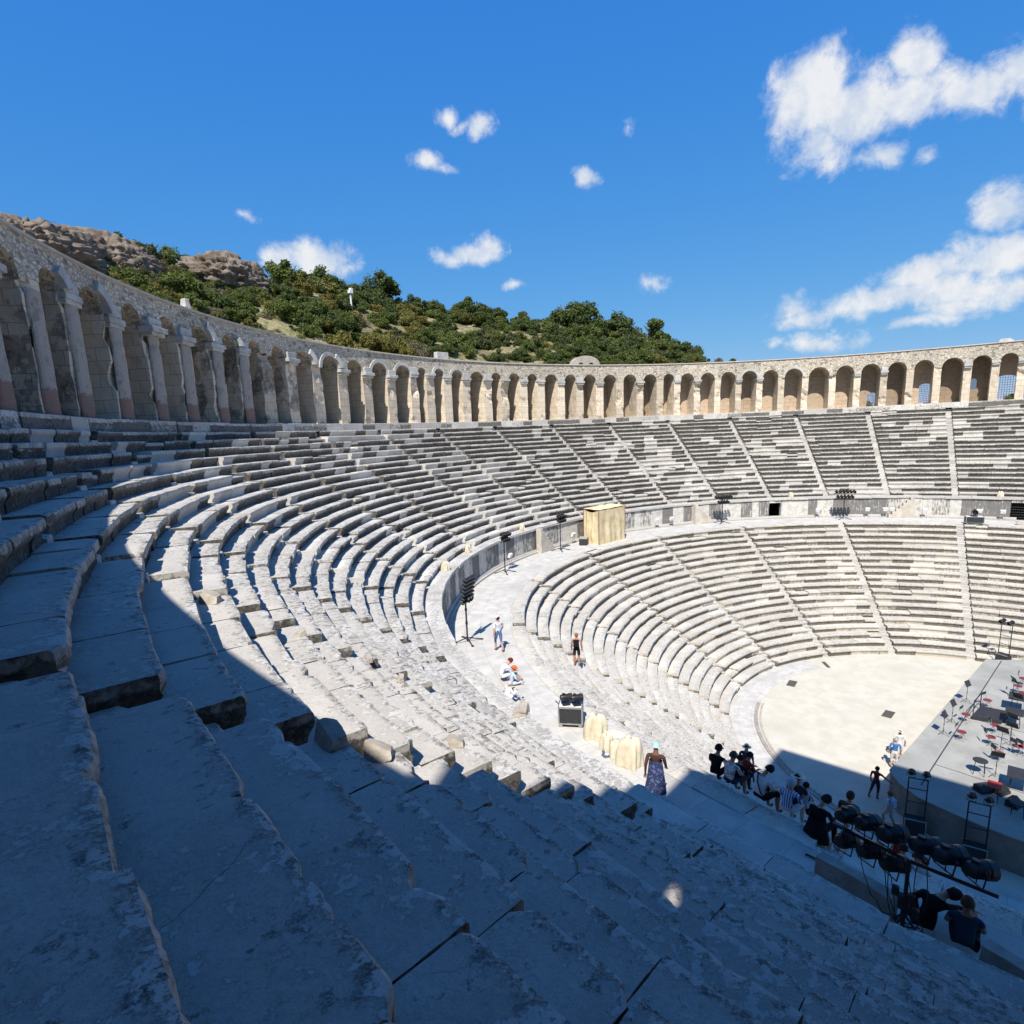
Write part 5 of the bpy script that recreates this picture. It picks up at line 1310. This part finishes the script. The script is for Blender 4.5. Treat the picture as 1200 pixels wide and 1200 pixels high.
for k, (px, py, lab) in enumerate([(541, 668, 'small cream cover on the wall coping nearest the photographer'), (564, 648, 'small cream cover on the wall coping behind the first lamp stand'), (654, 624, 'small cream cover on the wall coping left of the booth'), (931, 584, 'small cream cover on the wall coping above the streaked panels'), (1173, 584, 'small white cover on the wall coping at the right')]):
    q = at(px, py, Z_COP); R = math.hypot(q.x, q.y); q = q*(31.95/R) if R > 33 or R < 31.5 else q; drape(lab, (q.x, q.y, Z_COP), .42, .5, 40+k)
# tarpaulin booth
pL, pM, pR = at(677, 634, Z_DZ), at(702, 638.5, Z_DZ), at(732, 631, Z_DZ)
u1 = (pR-pM); u2 = (pL-pM); u2 = u2.normalized()*1.9; H_ = 3.05
bo = empty('tarpaulin_booth', pM); tag(bo, 'square booth wrapped in stained cream tarpaulin on the walkway', 'booth')
def sheet(name, o0, u, v, nx, nz, parent, mat, fold=.05, seed=0, gather=0.):
    nrm = u.cross(v).normalized(); V = []; Fc = []
    for j in range(nz+1):
        for i in range(nx+1):
            f, g = i/nx, j/nz; d = fold*(math.sin(f*17+seed)*.5+math.sin(f*31+seed*2+g*2)*.3+(float(fbm(np.array([[f*4+seed, g*3, seed]]), 3)[0])-.5)*1.6)*(1-.93*g*(name == 'tarp_wall'))*min(1, 6*f*(1-f)+.1)*(min(1, 8*g*(1-g)+.05) if name == 'tarp_roof' else 1)
            V.append(o0+u*f+v*g+nrm*d+Vector((0, 0, -gather*math.sin(PI*f)*(g))))
    for j in range(nz):
        for i in range(nx): Fc.append((j*(nx+1)+i, j*(nx+1)+i+1, (j+1)*(nx+1)+i+1, (j+1)*(nx+1)+i))
    me = bpy.data.meshes.new(name); me.from_pydata([tuple(p_) for p_ in V], [], Fc)
    for q in me.polygons: q.use_smooth = True
    return link(name, me, mat, parent)
Zv = Vector((0, 0, H_)); O0 = Vector((0, 0, 0))
sheet('tarp_wall', O0, u1, Zv, 40, 24, bo, M['tarp'], .13, 1, .06); sheet('tarp_wall', O0, u2, Zv, 36, 24, bo, M['tarp'], .34, 5, .25); sheet('tarp_wall', u2, u1, Zv, 16, 8, bo, M['tarp'], .05, 3); sheet('tarp_wall', u1, u2, Zv, 16, 8, bo, M['tarp'], .05, 8)
sheet('tarp_roof', Vector((0, 0, H_+.03))-(u1+u2)*.02, u1*1.04, u2*1.04, 24, 24, bo, M['tarp'], .22, 4)
mb = MB()
for p_ in (O0, u1, u2, u1+u2): mb = MB(); mb.tube(p_*1.01, p_*1.01+Zv*1.01, .035, 8); mb.build('frame_pole', M['rust'], bo)
p = at(684, 638, Z_DZ); mb = MB(); r = empty('equipment_box', p, .5); tag(r, 'low grey equipment box before the tarpaulin booth', 'box')
mb.box((0, 0, .3), (1.05, .7, .56)); mb.build('box_body', M['black_plastic'], r, False, .02); mb = MB(); mb.box((0, 0, .60), (1.1, .75, .05)); mb.build('lid', M['deck'], r)
# small white floodlights along the podium wall
for px, py, lab in [(770, 613, 'white floodlight box on legs right of the booth'), (787, 612, 'slim white floodlight beside a thin post right of the booth'), (958, 606, 'white floodlight under the streaked panels'), (1016, 605, 'white floodlight pair, left one, right of the doorway'), (1037, 605, 'white signboard-like floodlight on thin legs, first of two'), (1045, 605, 'white signboard-like floodlight on thin legs, second of two'), (1083, 605, 'white floodlight under the little steps'), (1147, 604, 'white floodlight above the far flight case'), (1175, 605, 'white floodlight left of the barred gate'), (672, 634, 'white round floodlight left of the booth'), (598, 655, 'white floodlight behind the second lamp stand')]:
    q = at_cyl(px, py, 30.95); q.z = Z_DZ; r = empty('floodlight', q, face_c(q)); tag(r, lab, 'floodlight')
    mb = MB(); mb.box((0, 0, .82), (.42, .22, .34), 0, R_(-20)); mb.build('housing', M['white'], r, False, .03)
    mb = MB()
    for sx in (-1, 1): mb.tube((sx*.16, 0, .7), (sx*.2, 0, 0), .018, 6)
    mb.build('leg', M['steel'], r)
# loose stones on the upper rows
random.seed(12)
for k, (px, py, s_, lab) in enumerate([(392, 872, .28, 'broken brown stone at the tip of the shadow'), (447, 886, .26, 'dark loose stone on the stair beside the broken brown one'), (250, 705, .30, 'ochre broken block end on the sunlit rows'), (612, 835, .5, 'loose grey block beside the white robed person'), (353, 745, .18, 'small stone casting a shadow on the sunny rows'), (432, 775, .22, 'small pale stone block near the second stairway'), (470, 798, .2, 'small stone chip below the pale block'), (610, 798, .22, 'stone lying beside the seated group'), (536, 873, .22, 'light stone at the top of the dark stair blocks'), (1195, 615, .5, 'row of low pale stones by the barred gate')]):
    q = seat_at(px, py)
    if q is None: continue
    s_ *= .48; stone(lab, (q.x, q.y, q.z+s_*.45), (s_*1.05, s_*.75, s_*.6), 50+k*3.1, random.random()*3)

# ------------------------------------------------------------------ sky, clouds and sun
W = bpy.data.worlds.new('World'); scene.world = W; W.use_nodes = True
t = NT(W, True); t.mat = None
sky = t.n('ShaderNodeTexSky', _sky_type='NISHITA'); sky.sun_disc = False
sky.sun_elevation = R_(SUN_EL); sky.sun_rotation = R_(90-(SUN_AZ+180)); sky.altitude = 100; sky.air_density = 1.0; sky.dust_density = .05; sky.ozone_density = 3.0
sc_ = t.n('ShaderNodeSeparateColor', Color=t.mix(1.0, sky.outputs[0], (.50, .92, 1.28), 'MULTIPLY'))
pw = lambda i, k, e, n0: t.math('MULTIPLY', t.math('POWER', t.math('DIVIDE', sc_.outputs[i], n0), e), k)
hs = t.n('ShaderNodeCombineColor', i0=pw(0, .31, 1.1, .52), i1=pw(1, 1.62, .55, 1.65), i2=pw(2, 4.75, .16, 4.3))
d = t.n('ShaderNodeTexCoord').outputs['Generated']
# cumulus puffs: (pixel centre, radii, density)
CL = [(948, 122, 48, 52, 1.1), (1005, 134, 62, 36, 1.05), (965, 170, 45, 30, .8), (1080, 68, 26, 30, 1.0), (1065, 118, 62, 28, 1.0), (1145, 106, 56, 26, 1.0), (1195, 85, 40, 36, .9), (1030, 180, 34, 18, .75), (1085, 178, 22, 14, .6),
      (1188, 238, 36, 30, .95), (1175, 302, 60, 28, .95), (1200, 340, 50, 22, .9), (1125, 342, 70, 18, .9), (1080, 325, 50, 20, .95), (1055, 345, 85, 20, .9), (1130, 355, 70, 16, .7), (930, 362, 30, 20, .75), (940, 374, 34, 12, .9), (965, 400, 44, 14, .8), (907, 401, 14, 8, .7), (1065, 380, 36, 10, .7), (1105, 372, 50, 10, .6),
      (368, 305, 44, 24, 1.0), (335, 300, 24, 20, .95), (400, 318, 28, 14, .8), (572, 284, 24, 15, .9), (556, 294, 36, 13, .9), (530, 300, 26, 12, .8), (600, 337, 17, 8, .7), (500, 190, 24, 12, .85), (520, 196, 20, 8, .6), (567, 151, 14, 13, .8), (548, 144, 22, 8, .62), (526, 136, 22, 10, .66), (687, 207, 18, 13, .9), (696, 212, 14, 9, .7), (763, 330, 26, 12, .55), (732, 145, 14, 12, .45), (285, 255, 18, 7, .45), (1260, 110, 50, 40, .8), (1290, 330, 70, 40, .8), (-120, 250, 90, 40, .7)]
warp = t.n('ShaderNodeTexNoise', Vector=d, Scale=9.0, Detail=5.0); 
dw = t.vm('ADD', d, t.vm('SCALE', t.vm('SUBTRACT', warp.outputs[1], (.5, .5, .5))))
dw.node.inputs[1].links[0].from_node.inputs['Scale'].default_value = .05
field = None
for px, py, rx, ry, s_ in CL:
    c = ray(px, py); zax = np.array([0, 0, 1.]); tx = np.cross(c, zax); tx /= np.linalg.norm(tx); ty = np.cross(tx, c)
    k = 1/F*(1/ (1+((px-PCX)**2+(py-PCY)**2)/F**2))**.5
    u = t.vm('DOT_PRODUCT', dw, tuple(tx/(rx*1.5*k))); v = t.vm('DOT_PRODUCT', dw, tuple(ty/(ry*1.5*k)))
    fr = t.math('GREATER_THAN', t.vm('DOT_PRODUCT', d, tuple(c)), .5)
    q = t.math('SUBTRACT', 1.0, t.math('SQRT', t.math('ADD', t.math('MULTIPLY', u, u), t.math('MULTIPLY', v, v))))
    q = t.math('MULTIPLY', t.math('MAXIMUM', q, 0.), t.math('MULTIPLY', fr, s_))
    field = q if field is None else t.math('MAXIMUM', field, q)
nz_ = t.noise(d, 21, 10, .66, .25); nzf = t.noise(d, 75, 6, .7)
alpha = t.math('ADD', field, t.math('ADD', t.math('MULTIPLY', t.math('SUBTRACT', nz_, .5), 1.25), t.math('MULTIPLY', t.math('SUBTRACT', nzf, .5), .3)))
alpha = t.step(t.math('MULTIPLY', alpha, t.step(field, .0, .12)), .20, .74, 0, .94)
shade = t.step(t.noise(t.vm('ADD', d, (0, 0, .012)), 21, 7, .6), .36, .62)
ccol = t.mix(shade, (4.2, 4.75, 5.6), (5.95, 6.0, 6.05))
mixc = t.mix(alpha, hs.outputs[0], ccol)
SKY_STR = .10
bg = t.n('ShaderNodeBackground', Color=mixc, Strength=SKY_STR); o = t.n('ShaderNodeOutputWorld'); t.t.links.new(bg.outputs[0], o.inputs[0])
sun = bpy.data.lights.new('sun', 'SUN'); sun.energy = 4.9; sun.angle = R_(.5); sun.color = (1.0, .955, .885)
so = bpy.data.objects.new('sun', sun); COL.objects.link(so)
dirv = Vector((math.cos(R_(SUN_AZ))*math.cos(R_(SUN_EL)), math.sin(R_(SUN_AZ))*math.cos(R_(SUN_EL)), -math.sin(R_(SUN_EL))))
so.rotation_euler = dirv.to_track_quat('-Z', 'Y').to_euler()
scene.view_settings.view_transform = 'Standard'; scene.view_settings.look = 'None'; scene.view_settings.exposure = .58; scene.view_settings.gamma = 1
scene.cycles.max_bounces = 5; scene.cycles.diffuse_bounces = 3
